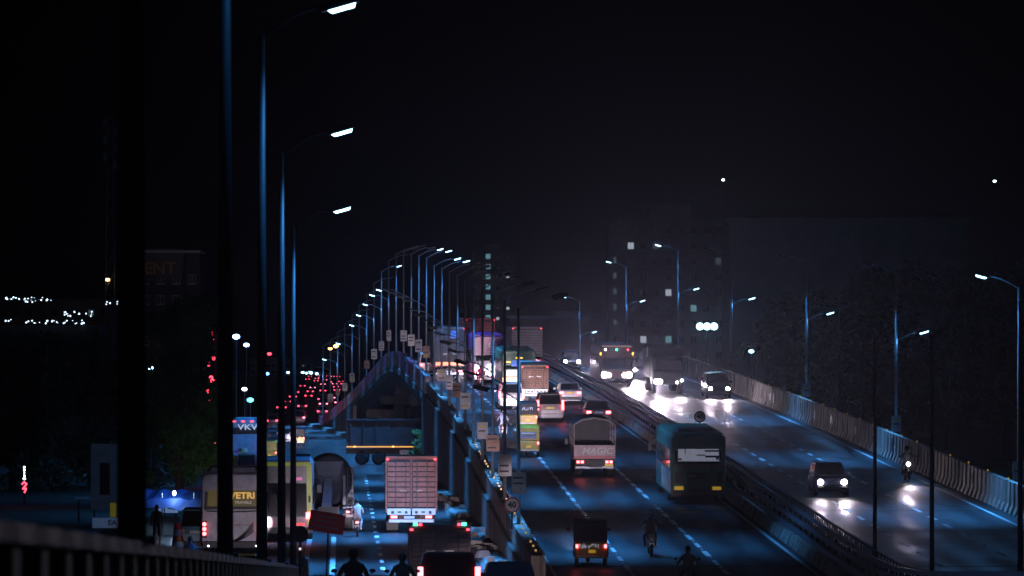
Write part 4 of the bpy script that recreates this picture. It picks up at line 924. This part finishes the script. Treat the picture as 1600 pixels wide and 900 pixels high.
# ------------------------------------------------------------------ signs and roadside things
M_srd = mat('sign_red', (.5, .02, .04), .4, 0, .1, 5); M_swh = mat('sign_white', (.75, .75, .75), .4, 0, .08, 5); M_sbk = mat('sign_black', (.01, .01, .012), .5, 0, .1, 5)
def speed_sign(label, loc, hpole, r, redm):
    t = thing('speed_sign', label, 'road sign', loc, -math.atan(HEAD), 0, 'speed limit signs')
    MB().tube((0, 0, 0), (0, 0, hpole), .035).build('post', M_dark, t)
    MB().lathe([(0, r), (-.02, r)], 'y', (0, -.05, hpole), 28).build('ring', redm, t)
    f = MB().lathe([(0, r * .8), (-.008, r * .8)], 'y', (0, -.073, hpole), 28).build('face', M_swh, t)
    text('numerals', '40', r * 1.05, M_sbk, f, (0, -.086, hpole + .0), bold=.012)
    return t
X, d = RX(7.0, 180), 180; speed_sign('round speed limit sign with red ring on the near end of the left parapet', ((800 - 800) * d / F, d, rz(d) + .85), .95, .31, M_srd)
d = 238; speed_sign('round speed limit sign with dark ring standing on the median', (RX(18.45, d), d, rz(d) + 1.0), 1.65, .3, mat('sign_dark_red', (.09, .01, .015), .5, 0, .1, 5))
d = 400; speed_sign('small round sign far off on the crest left of the glaring headlight', (RX(18.5, d) + (838 - 800) * d / F - RX(18.5, d), d, rz(d) + 1), 1.5, .3, M_srd)
# red notice and round sign seen from behind, bottom left
t = thing('red_notice_board', 'tilted red notice board with pale lines on a thin pole', 'notice board', ((508 - 800) * 150 / F, 150, max(rz(150), 0)), .1)
MB().tube((0, 0, 0), (.12, 0, 3.0), .025).build('pole', M_dark, t)
o = MB().box(0, -.05, 0, 1.15, .03, .66).build('board', mat('board_red', (.22, .012, .02), .5, 0, .2, 4, emit=(.8, .04, .06), es=.015), t); o.location = (0, 0, 2.45); o.rotation_euler = (0, .16, 0)  # slight red emission brightens the board, which has no lamp
for k in range(3): MB().box(0, -.07, .14 + .17 * k, .85 - .08 * k, .01, .06).build('print', mat('print_pale', (.5, .25, .2), .6), o)
t = thing('round_sign', 'round traffic sign seen from behind as a dark disc at the bottom edge', 'road sign', (GX(-1.2, 131), 131, max(rz(131), 0)))
MB().tube((0, 0, 0), (0, 0, 2.2), .04).build('post', M_dark, t); MB().lathe([(0, .24), (-.02, .24)], 'y', (0, -.05, 2.3), 24).build('disc', M_sbk, t)
MB().box(-.0, -.09, 1.85, .06, .04, .06).build('reflector', emi('reflector_white', (.8, .85, 1), 1.2), t)  # bright emission takes the place of light caught by the reflector
t = thing('traffic_marker', 'orange and white banded traffic marker standing beside the kiosk', 'traffic marker', (*on_ground(278, 868), 0))
for k, m in enumerate((mat('band_orange', (.6, .12, .02), .5), M_white, mat('band_orange', (0, 0, 0)), M_white, M_srd)): MB().lathe([(0, .3 - .03 * k), (.25, .27 - .03 * k)], 'z', (0, 0, .08 + .255 * k), 16).build('band', m, t)
MB().box(0, 0, 0, .7, .7, .08).build('foot', M_black, t)
X, d = on_ground(245, 850); p = person('person in dark clothes standing before the blue tarpaulin stall', STAND, 's', (.05, .05, .07), (.02, .02, .025)); seat(p, X, d, ground=True)
X, d = on_ground(297, 890); p = person('person in dark blue crouched behind the foreground parapet', SIT, 'sit', (.03, .04, .09), (.02, .02, .03)); seat(p, X, d, ground=True)
t = MB().box(0, 0, 0, .5, .5, .42, tx=.9, ty=.9).build('stool', M_dark); tag(t, 'low dark stool under the crouched person', 'stool'); t.location = (X, d - .1, 0)
# stall under blue tarpaulin, lit by a shop lamp
X, d = on_ground(255, 836)
t = thing('tarpaulin_stall', 'street stall covered with bright blue tarpaulin under the tree', 'stall', (X, d, 0))
M_bt = mat('stall_tarpaulin', (.015, .06, .26), .55, 0, .35, 2.5)
for sx in (-1.5, 0, 1.5): MB().tube((sx, -.7, 0), (sx, -.7, 2.0), .03).tube((sx, .7, 0), (sx, .7, 2.1), .03).build('pole', M_rim, t)
rnd = random.Random(5)
MB().loft([[(-1.7 + 3.4 * i / 8, y, z + rnd.uniform(-.1, .08)) for i in range(9)] for y, z in ((-1.0, 1.25), (-.85, 1.75), (0, 2.15), (.9, 2.0), (1.1, 1.2))], cap=False, closed=False).build('tarpaulin', M_bt, t)
MB().box(0, .1, 0, 3.0, 1.0, .85).build('counter', mat('counter_white', (.35, .38, .4), .7), t)
lm = MB().ball((.6, -1.1, 2.0), .09, .09, .12).build('hanging_lamp', M_whm, t)
L_ = bpy.data.lights.new('bulb', 'POINT'); L_.energy = 60; L_.color = (.45, .7, 1); L_.shadow_soft_size = .15; o = link(bpy.data.objects.new('bulb', L_), t); o.location = (.6, -1.35, 1.9)
t = car('parked_van', 'parked van with pale blue roof beneath the tree', paint('van_blue', (.08, .3, .45), .35), 'van', tail=M_tailoff, henergy=0, head=M_ledoff); gplace(t, 308, 862)
# small lit shops' signs and neon
def sign_box(name, label, px, py, d, w, h, m, cat='sign'):
    t = thing(name, label, cat, ((px - 800) * d / F, d, 0)); z = CAMZ - (py - HOR) * d / F
    for sd in (-.4, .4): MB().tube((sd * w, .1, 0), (sd * w, .1, z), .05).build('post', M_dark, t)
    f = MB().box(0, 0, z - h / 2, w, .12, h).build('panel', m, t); return t, f, z
t, f, z = sign_box('shop_sign', 'small lit white and blue sign with letters above the tarpaulin stall', 262, 787, 225, 1.0, .9, emi('sign_glow_blue', (.3, .5, .9), .25)); text('lettering', 'EJ', .5, M_white, f, (0, -.08, z), bold=.01)
t, f, z = sign_box('hoarding', 'pale blue hoarding with dark figure beside the black near post', 167, 745, 230, 1.6, 3.3, mat('hoarding_blue', (.1, .15, .23), .6, 0, .4, 1.2, emit=(.1, .2, .4), es=.03)); MB().box(-.1, -.08, z - .9, .5, .02, 1.6).build('print', M_ink, f)
t, f, z = sign_box('hoarding', 'small white board with letters low behind the foreground parapet', 166, 817, 225, 1.35, .5, mat('hoarding_white', (.4, .45, .55), .6, 0, .3, 2, emit=(.3, .4, .6), es=.07)); text('lettering', 'EA', .36, M_ink, f, (.3, -.08, z), bold=.01)
t, f, z = sign_box('hoarding', 'narrow yellow board beside the near black post', 177, 797, 226, .3, .7, mat('board_yellow', (.5, .4, .03), .6, 0, .2, 3, emit=(.5, .4, .03), es=.1))
t, f, z = sign_box('shop_awning', 'thin blue shop awning edge in the dark left corner', 150, 778, 232, 2.2, .12, mat('awning_blue', (.05, .12, .25), .6, emit=(.05, .15, .4), es=.08))
t = thing('neon_sign', 'vertical neon sign with white blue dots over a red symbol in the left corner', 'neon sign', ((38 - 800) * 260 / F, 260, 0))
zz = lambda y, d: CAMZ - (y - HOR) * d / F
MB().tube((0, .1, 0), (0, .1, zz(728, 260)), .05).build('post', M_dark, t)
for k in range(5): MB().ball((0, 0, zz(730 + 4.5 * k, 260)), .05 + .03 * (k == 4), .05, .06).build('bulb', M_whm if k != 2 else M_blum, t)
MB().path([(-.14, 0, zz(757, 260)), (-.02, 0, zz(753, 260)), (.14, 0, zz(756, 260)), (-.1, 0, zz(764, 260)), (.12, 0, zz(763, 260)), (0, 0, zz(770, 260))], .045).build('neon_tube', M_redm, t)
t = thing('neon_sign', 'red neon squiggle glowing at the edge of the tree crown', 'neon sign', ((330 - 800) * 300 / F, 300, 0))
MB().tube((.3, .1, 0), (.3, .1, zz(515, 300)), .06).build('post', M_dark, t)
rnd = random.Random(2)
MB().path([(.1, 0, zz(520, 300)), (-.1, 0, zz(525, 300)), (.12, 0, zz(529, 300)), (-.12, 0, zz(533, 300)), (.15, 0, zz(538, 300)), (-.1, 0, zz(541, 300))], .08).build('neon_tube', M_redm, t)
for k, (x, y) in enumerate(((333, 560), (326, 569), (330, 590), (332, 595), (325, 611), (329, 624), (331, 630), (326, 694), (330, 697), (334, 693))):
    o = MB().ball((0, 0, 0), .13, .1, .13, 8, 6).build('red_lamp', M_redm, t, smooth=True); o.location = ((x - 330) * 300 / F, rnd.uniform(-.1, .1), zz(y, 300))
# bare bulbs and distant lights: (x, y, distance, radius, material)
def pole_light(label, x, y, d, r, m, name='lamp', group='distant lamps'):
    t = thing(name, label, 'lamp', ((x - 800) * d / F, d, 0), 0, 0, group); z = CAMZ - (y - HOR) * d / F
    MB().tube((0, .1, 0), (0, .1, max(z, .3)), .07, .05).build('post', M_dark, t); MB().ball((0, 0, z), r * 1.25, r, r * .8).build('bulb', m, t, smooth=True)
M_bluel = emi('blue_lamp', (.25, .5, 1), 40); M_org = emi('orange_lamp', (1, .5, .12), 16)
for lab, x, y, d, r, m in (('bright blue white lamp just right of the second near post', 369, 526, 420, .26, M_bluel), ('smaller blue lamp below the bright one by the second near post', 385, 539, 520, .24, M_bluel), ('red lamp between the dark near posts', 421, 553, 600, .24, M_redm),
                           ('larger orange lamp above the far traffic', 525, 541, 800, .34, M_org), ('smaller orange lamp above the far traffic', 516, 545, 850, .28, M_org), ('lone blue white lamp low in the tree', 235, 575, 280, .13, M_bluel), ('yellow lamp high in the dark left background', 168, 437, 600, .22, M_org),
                           ('tiny white lamp in the dark upper right', 1554, 283, 1100, .3, M_whm), ('tiny white beacon above the apartment block', 1130, 281, 1200, .3, M_whm), ('teal lights low between the first and second near posts', 391, 625, 420, .25, emi('teal_lamp', (.1, .8, .9), 5)), ('dim white lamp between the near posts', 382, 608, 430, .2, M_whm), ('blue lamp low between the second and third near posts', 417, 584, 520, .22, M_blum),
                           ('white lamp low beyond the right parapet', 1174, 549, 430, .2, M_led)):
    pole_light(lab, x, y, d, r, m)
for k, (x, y) in enumerate(((473, 582), (479, 583), (486, 583), (495, 584), (450, 582), (442, 578))): pole_light('tiny white lamp of the row over the far traffic jam', x, y, 1500, .42, M_led)
# strings of white bulbs on a hall roof, far left
t = thing('festoon_lights', 'strings of small white bulbs glittering along a dark roof at far left', 'string lights', ((70 - 800) * 520 / F, 520, 0))
MB().box(0, 6, 0, 12, 11, zz(500, 520) - .6).build('dark_hall', mat('hall_dark', (.02, .02, .022), .9, 0, .2, 1), t)
M_fest = emi('festoon_bulb', (.6, .8, 1), 3.5)
rnd = random.Random(9); rows = [(8, 36, 466, 2, 12), (38, 66, 468, 4, 14), (70, 80, 470, 3, 3), (98, 145, 490, 4, 14), (8, 20, 501, 2, 3), (40, 66, 503, 3, 6), (68, 132, 503, 3, 18), (165, 186, 473, 3, 6)]
for x0, x1, y, j, n in rows:
    for k in range(n):
        o = MB().ball((0, 0, 0), 1, 1, 1, 6, 4).build('bulb', M_fest, t); r = rnd.uniform(.03, .11); o.scale = (r, r, r)
        o.location = ((rnd.uniform(x0, x1) - 70) * 520 / F, rnd.uniform(-.3, .3), zz(y + rnd.uniform(-j, j), 520))
    MB().tube(((x0 - 70) * 520 / F, 0, zz(y, 520)), ((x1 - 70) * 520 / F, 0, zz(y, 520)), .02).build('cable', M_dark, t)
for k, (x0, x1, y0, sag) in enumerate(((60, 155, 668, 12), (70, 150, 654, 14), (90, 150, 650, 6))):
    pts = [((x0 + (x1 - x0) * q - 800) * 240 / F, 240, zz(y0 + sag * 4 * q * (1 - q) - 12 * q, 240)) for q in [i / 8 for i in range(9)]]
    tag(MB().path(pts, .018, 5).build('cable', M_pole), 'slack overhead cable in the dark at left, %s from the top' % ordinal((2, 1, 0)[k]), 'cable', 'slack cables')
# floodlight mast beyond the right parapet
d = 425; t = thing('floodlight_mast', 'mast with three dazzling floodlights beyond the right parapet', 'floodlight', ((1103 - 800) * d / F, d, 0))
z = zz(510, d); MB().tube((.1, .15, 0), (.1, .15, z - .3), .14, .09, 10).build('mast', M_dark, t); MB().box(.1, .1, z - .45, 1.7, .1, .1).build('crossbar', M_dark, t)
for x in (-.55, .1, .75):
    h = MB().box(x, .08, z - .3, .5, .2, .6).build('floodlight', M_dark, t); MB().lathe([(0, .34), (-.06, .32), (-.12, .18)], 'y', (x, -.03, z), 20).build('glass', emi('flood_glass', (.45, .9, 1), 5), h)
    spot(t, (x, -.3, z), (R(89), 0, math.pi - .042), 4000, R(8), 1, (.3, .8, 1), .1, 'halo_beam')  # added narrow spot aimed at the camera for a glow in the haze
    spot(t, (x, -.3, z), (R(88), 0, math.pi), 600, R(40), 1, (.5, .85, 1), .1)
spot(t, (.1, .6, z), (R(86), 0, R(-22)), 4000, R(75), 1, (.3, .65, 1), .2)
MB().box(.1, .32, z - .28, .5, .2, .56).build('rear_floodlight', M_dark, t)
# ------------------------------------------------------------------ buildings
M_wall = mat('facade_grey', (.5, .5, .53), .9, 0, .2, .2); M_wall2 = mat('facade_blue', (.42, .5, .55), .9, 0, .2, .2); M_win = mat('dark_pane', (.02, .022, .03), .2, 0, .2, 1)
M_lit = emi('lit_pane', (.3, .68, .8), .3); M_litw = emi('lit_pane_white', (.75, .85, 1), .4); M_litd = emi('lit_pane_dim', (.3, .4, .5), .12)
def window(t, x, y, z, w, h, m):
    o = MB().box(x, y - .06, z, w, .1, h).build('window', M_wall, t); 
    for sd in (-1, 1): MB().box(x + sd * w * .24, y - .13, z + .12, w * .42, .03, h - .24).build('pane', m, o)
    MB().box(x, y - .16, z - .08, w + .2, .22, .08).build('sill', M_wall, o)
# twelve storey block on the right
d = 900; s = F / d; t = thing('apartment_block', 'dim twelve storey apartment block with a few lit windows behind the oncoming truck', 'building', ((1040 - 800) / s, d, 0))
HB = zz(345, d)
MB().box(1.5, 8, 0, 20.5, 16, HB).build('wall', M_wall, t); MB().box(-9.9, 6.6, 0, 2.5, 13, HB - .6).build('stair_wing', M_wall2, t)
MB().box(1, 7, HB, 8, 7, 3.2).build('roof_house', M_wall, t); MB().box(-6.5, 3, HB, 3.5, 3, 2.2).build('water_tank', M_dark, t)
MB().box(1.5, 7.9, HB, 20.9, 16.6, .5).build('parapet', M_wall2, t)
LITS = {(0, 9): M_litw, (2, 9): M_litd, (3, 6): M_litw, (5, 5): M_lit, (1, 3): M_litw, (3, 3): M_lit, (5, 1): M_litw, (6, 1): M_litd, (7, 8): M_litd}
for fl in range(11):
    for cx in range(8): window(t, -6.8 + cx * 2.45, 0, 2.1 + fl * 3.05, 1.25, 1.5, LITS.get((cx, fl), M_win))
    MB().box(1.5, -.08, 1.4 + fl * 3.05, 20.5, .12, .12).build('floor_band', M_wall2, t)
    o = MB().box(-9.9, .05, 2.4 + fl * 3.05, 1.0, .1, 1.5).build('stair_window', M_wall, t); MB().box(-9.9, -.02, 2.5 + fl * 3.05, .6, .05, 1.2).build('pane', M_litd if fl in (8, 7, 6, 5, 4) else M_win, o)
# broad panelled hall
d = 640; s = F / d; t = thing('panelled_hall', 'broad windowless hall with panelled wall in the darkness at right', 'building', ((1325 - 800) / s, d, 0))
HB = zz(345, d); MB().box(0, 12, 0, 33, 24, HB).build('wall', M_wall2, t)
for k in range(8):
    for r_ in range(4): MB().box(-14.2 + k * 4.06, -.05, 1.2 + r_ * (HB - 2) / 4, 3.7, .12, (HB - 2) / 4 - .45).build('panel', M_wall2, t)
MB().box(0, -.15, HB - .3, 33.6, 1, .7).build('cornice', M_wall, t)
MB().loft([[(-14.5, y, HB + .4), (16, y, HB + .4), (12, y + 1, HB + 1.6), (-12.5, y + 1, HB + 1.6)] for y in (1, 22)]).build('roof', M_dark, t)
# distant tower with a column of lit stair windows
d = 1540; s = F / d; t = thing('distant_tower', 'distant dark tower with a vertical column of lit blue windows', 'building', ((772 - 800) / s, d, 0))
HB = zz(392, d); MB().box(0, 8, 0, 15, 15, HB).build('wall', M_wall, t); MB().box(-1, 8, HB, 5, 6, 2.5).build('roof_house', M_wall, t)
for fl in range(14):
    z = zz(405 + 16 * (fl if fl < 1 else 0), d) - 3.42 * fl * .995
    if z < 2: break
    for cx, x in enumerate((-5.6, -2.0, 1.2, 4.6)):
        m = M_lit if cx == 1 and fl < 7 else M_litw if (cx, fl) in ((3, 2), (3, 5), (2, 6)) else M_litd if (cx, fl) == (3, 3) else M_win
        window(t, x, .4, z, 1.7 if cx == 1 else 1.1, 1.9 if cx == 1 else 1.2, m)
# low shop building on the far side and distant left blocks
for k, (x, y0, w_, d, lab) in enumerate(((860, 498, 9, 520, 'low brown shop building beyond the crest left of the oncoming bus'), (700, 520, 10, 1100, 'low dark building behind the printed truck'), (250, 395, 12, 700, 'dark building with dim lettered hoarding behind the tree'), (60, 470, 30, 900, 'long dark building at the far left'), (440, 560, 30, 2200, 'far dark skyline building over the traffic jam'), (905, 490, 8, 700, 'dim grey building behind the oncoming bus'))):
    t = thing('dark_building', lab, 'building', ((x - 800) * d / F, d, 0), 0, 0, 'dark background buildings'); HB = zz(y0, d)
    MB().box(0, 5, 0, w_, 10, HB).build('wall', mat('wall_brown', (.16, .1, .09), .9, 0, .3, .4) if k == 0 else mat('wall_dark', (.05, .05, .055), .9, 0, .3, .4) if k == 2 else M_wall, t); MB().box(0, 4.8, HB, w_ + .4, 10.6, .35).build('parapet', M_wall2, t)  # lettered building gets an even darker grey wall so it barely shows
    for cx in range(int(w_ / 2.4)):
        for fl in range(max(1, int(HB / 3.2))): window(t, -w_ / 2 + 1.3 + cx * 2.4, 0, 1 + fl * 3.1, 1.2, 1.4, M_win if (cx * 7 + fl * 3 + k) % 11 else M_litd)
    if k == 2:
        text('lettering', 'ENT', 2.6, mat('dim_letter', (.2, .12, .05), .7, 0, .3, 2, emit=(.3, .16, .05), es=.02), t, (0, -.3, zz(420, d)), bold=.03); MB().box(0, -.12, zz(435, d), 7, .2, 4.5).build('hoarding', M_dark, t)  # faint brown emission in the letters makes the sign just visible
t = thing('phone_mast', 'barely visible telephone mast in the black sky at left', 'mast', ((172 - 800) * 600 / F, 600, 0))
HB = zz(185, 600)
for sd in (-.5, .5): MB().tube((sd * 1.6, 0, 0), (sd * .6, 0, HB), .07).build('leg', M_pole, t)
for k in range(14): MB().tube((-.75 + .02 * k, 0, HB * k / 14), (.75 - .02 * k, 0, HB * (k + 1) / 14), .04).build('brace', M_pole, t)
for k in range(6): MB().box((-.7, .7)[k % 2], -.1, HB - 1.2 - 1.1 * k, .3, .15, 1.1).build('antenna', M_wall, t)
# ------------------------------------------------------------------ trees
M_bark = mat('bark', (.07, .05, .035), .9, 0, .4, 4, .5)
def leafmat(n, c_): 
    m = mat(n, c_, .55, 0, .5, 1.2); return m
M_leaf = leafmat('leaf_green_dark', (.08, .2, .045)); M_leaf2 = leafmat('leaf_olive', (.045, .06, .025))
M_leaf3 = leafmat('leaf_night', (.02, .03, .012))
def tree(label, x, d, H, rx, z0, n, m, seed, name='tree', trunk=.28, lowf=.75, ls=1.0):
    rnd = random.Random(seed); t = thing(name, label, 'tree', (x, d, 0)); b = MB(); tips = []
    b.tube((0, 0, -.05), (0, 0, z0), trunk, trunk * .7, 9)
    for k in range(9):
        a = rnd.uniform(0, 6.28); r = rnd.uniform(.45, .95) * rx; z1 = rnd.uniform(z0 + .3, H * .9); m1 = (math.cos(a) * r * .4, math.sin(a) * r * .4, z0 + (z1 - z0) * .55); e = (math.cos(a) * r, math.sin(a) * r, z1)
        b.tube((0, 0, z0 * rnd.uniform(.7, .98)), m1, trunk * .45, trunk * .28, 6); b.tube(m1, e, trunk * .28, trunk * .08, 6); tips += [m1, e]
    b.build('trunk', M_bark, t)
    cl = []
    for k in range(60):
        a, q, zc = rnd.uniform(0, 6.28), math.sqrt(rnd.random()), rnd.uniform(0, 1)
        rr = rx * q * (1 - .55 * abs(zc - .42)); cl.append((math.cos(a) * rr, math.sin(a) * rr, z0 * lowf + (H - z0 * lowf) * zc, rnd.uniform(.5, 1.1) * rx * .3))
    V = []; Fc = []
    for k in range(n):
        cx, cy, cz, r = rnd.choice(cl); v = Vector((rnd.gauss(0, 1), rnd.gauss(0, 1), rnd.gauss(0, .8))).normalized() * r * rnd.uniform(.55, 1.05)
        p = Vector((cx, cy, cz)) + v; s_ = rnd.uniform(.09, .2) * ls; a = Vector((rnd.gauss(0, 1), rnd.gauss(0, 1), rnd.gauss(0, .6))).normalized(); b_ = a.orthogonal().normalized()
        i = len(V); V += [tuple(p - a * s_), tuple(p + b_ * s_ * .45), tuple(p + a * s_), tuple(p - b_ * s_ * .45)]; Fc.append((i, i + 1, i + 2, i + 3))
    me = bpy.data.meshes.new('crown'); me.from_pydata(V, [], Fc); me.materials.append(m); link(bpy.data.objects.new('crown', me), t)
    return t
tree('leafy green tree beside the service road under the red neon', (280 - 800) * 262 / F, 262, zz(480, 262), 3.2, 2.4, 26000, M_leaf, 1, lowf=.55)
tree('dark tree mass behind the left hoardings', (120 - 800) * 330 / F, 330, zz(540, 330), 5.5, 1.6, 12000, M_leaf2, 2, lowf=.2, ls=1.5)
tree('dark tree at the far left edge', (20 - 800) * 290 / F, 290, zz(560, 290), 4.5, 1.6, 12000, M_leaf2, 3, lowf=.2, ls=1.5)
tree('dark shrubby tree behind the tarpaulin stall', (215 - 800) * 300 / F, 300, 7.5, 4.6, 1.2, 12000, M_leaf2, 4, lowf=.1, ls=1.5)
for k, (x, y0, d, r) in enumerate(((1225, 470, 470, 3.2), (1300, 455, 450, 4.0), (1390, 425, 430, 5.0), (1480, 440, 420, 5.5), (1570, 430, 400, 5))):
    tree('dark tree beyond the right parapet, %s from the left' % ordinal(k), (x - 800) * d / F, d, zz(y0, d), r, 3, 7000, M_leaf3, 10 + k, ls=1.8)
tree('low bush beneath the flyover beside the tipper', (672 - 800) * 345 / F, 344, 3.0, 1.6, .5, 3500, M_leaf, 30, name='bush', trunk=.08)
for k, (x, d, h) in enumerate(((1178, 455, 9), (1345, 415, 11))):
    t = thing('palm_tree', 'dark palm silhouette beyond the right parapet, %s from the left' % ordinal(k), 'tree', ((x - 800) * d / F, d, 0)); MB().tube((0, 0, -.05), (.3, 0, h), .22, .14, 9).build('trunk', M_bark, t)
    rnd = random.Random(k)
    for j in range(16):
        a = j / 16 * 6.28 + rnd.uniform(-.2, .2); up = rnd.uniform(.1, 1); b = MB(); pts = [Vector((.3 + math.cos(a) * q * 2.6, math.sin(a) * q * 2.6, h + up * 1.6 * math.sin(q * 2.6) - q * q * 1.2)) for q in (0, .25, .5, .75, 1)]
        sdv = Vector((-math.sin(a), math.cos(a), 0))
        b.loft([[p - sdv * w_ - Vector((0, 0, .1)), p, p + sdv * w_ - Vector((0, 0, .1))] for p, w_ in zip(pts, (.05, .3, .34, .26, .03))], cap=False, closed=False); b.build('frond', M_leaf2, t)
# ------------------------------------------------------------------ hazy air
hz = MB().box(0, 1490, -1.2, 6100, 3150, 75).build('haze', M_dark); hz['kind'] = 'stuff'
hm = bpy.data.materials.new('hazy_air'); hm.use_nodes = True; nt = hm.node_tree; nt.nodes.clear()
o_ = nt.nodes.new('ShaderNodeOutputMaterial'); v_ = nt.nodes.new('ShaderNodeVolumePrincipled')
v_.inputs['Color'].default_value = (.76, .78, 1, 1); v_.inputs['Density'].default_value = .000045; v_.inputs['Anisotropy'].default_value = .88
nt.links.new(v_.outputs[0], o_.inputs['Volume']); hz.data.materials.clear(); hz.data.materials.append(hm)
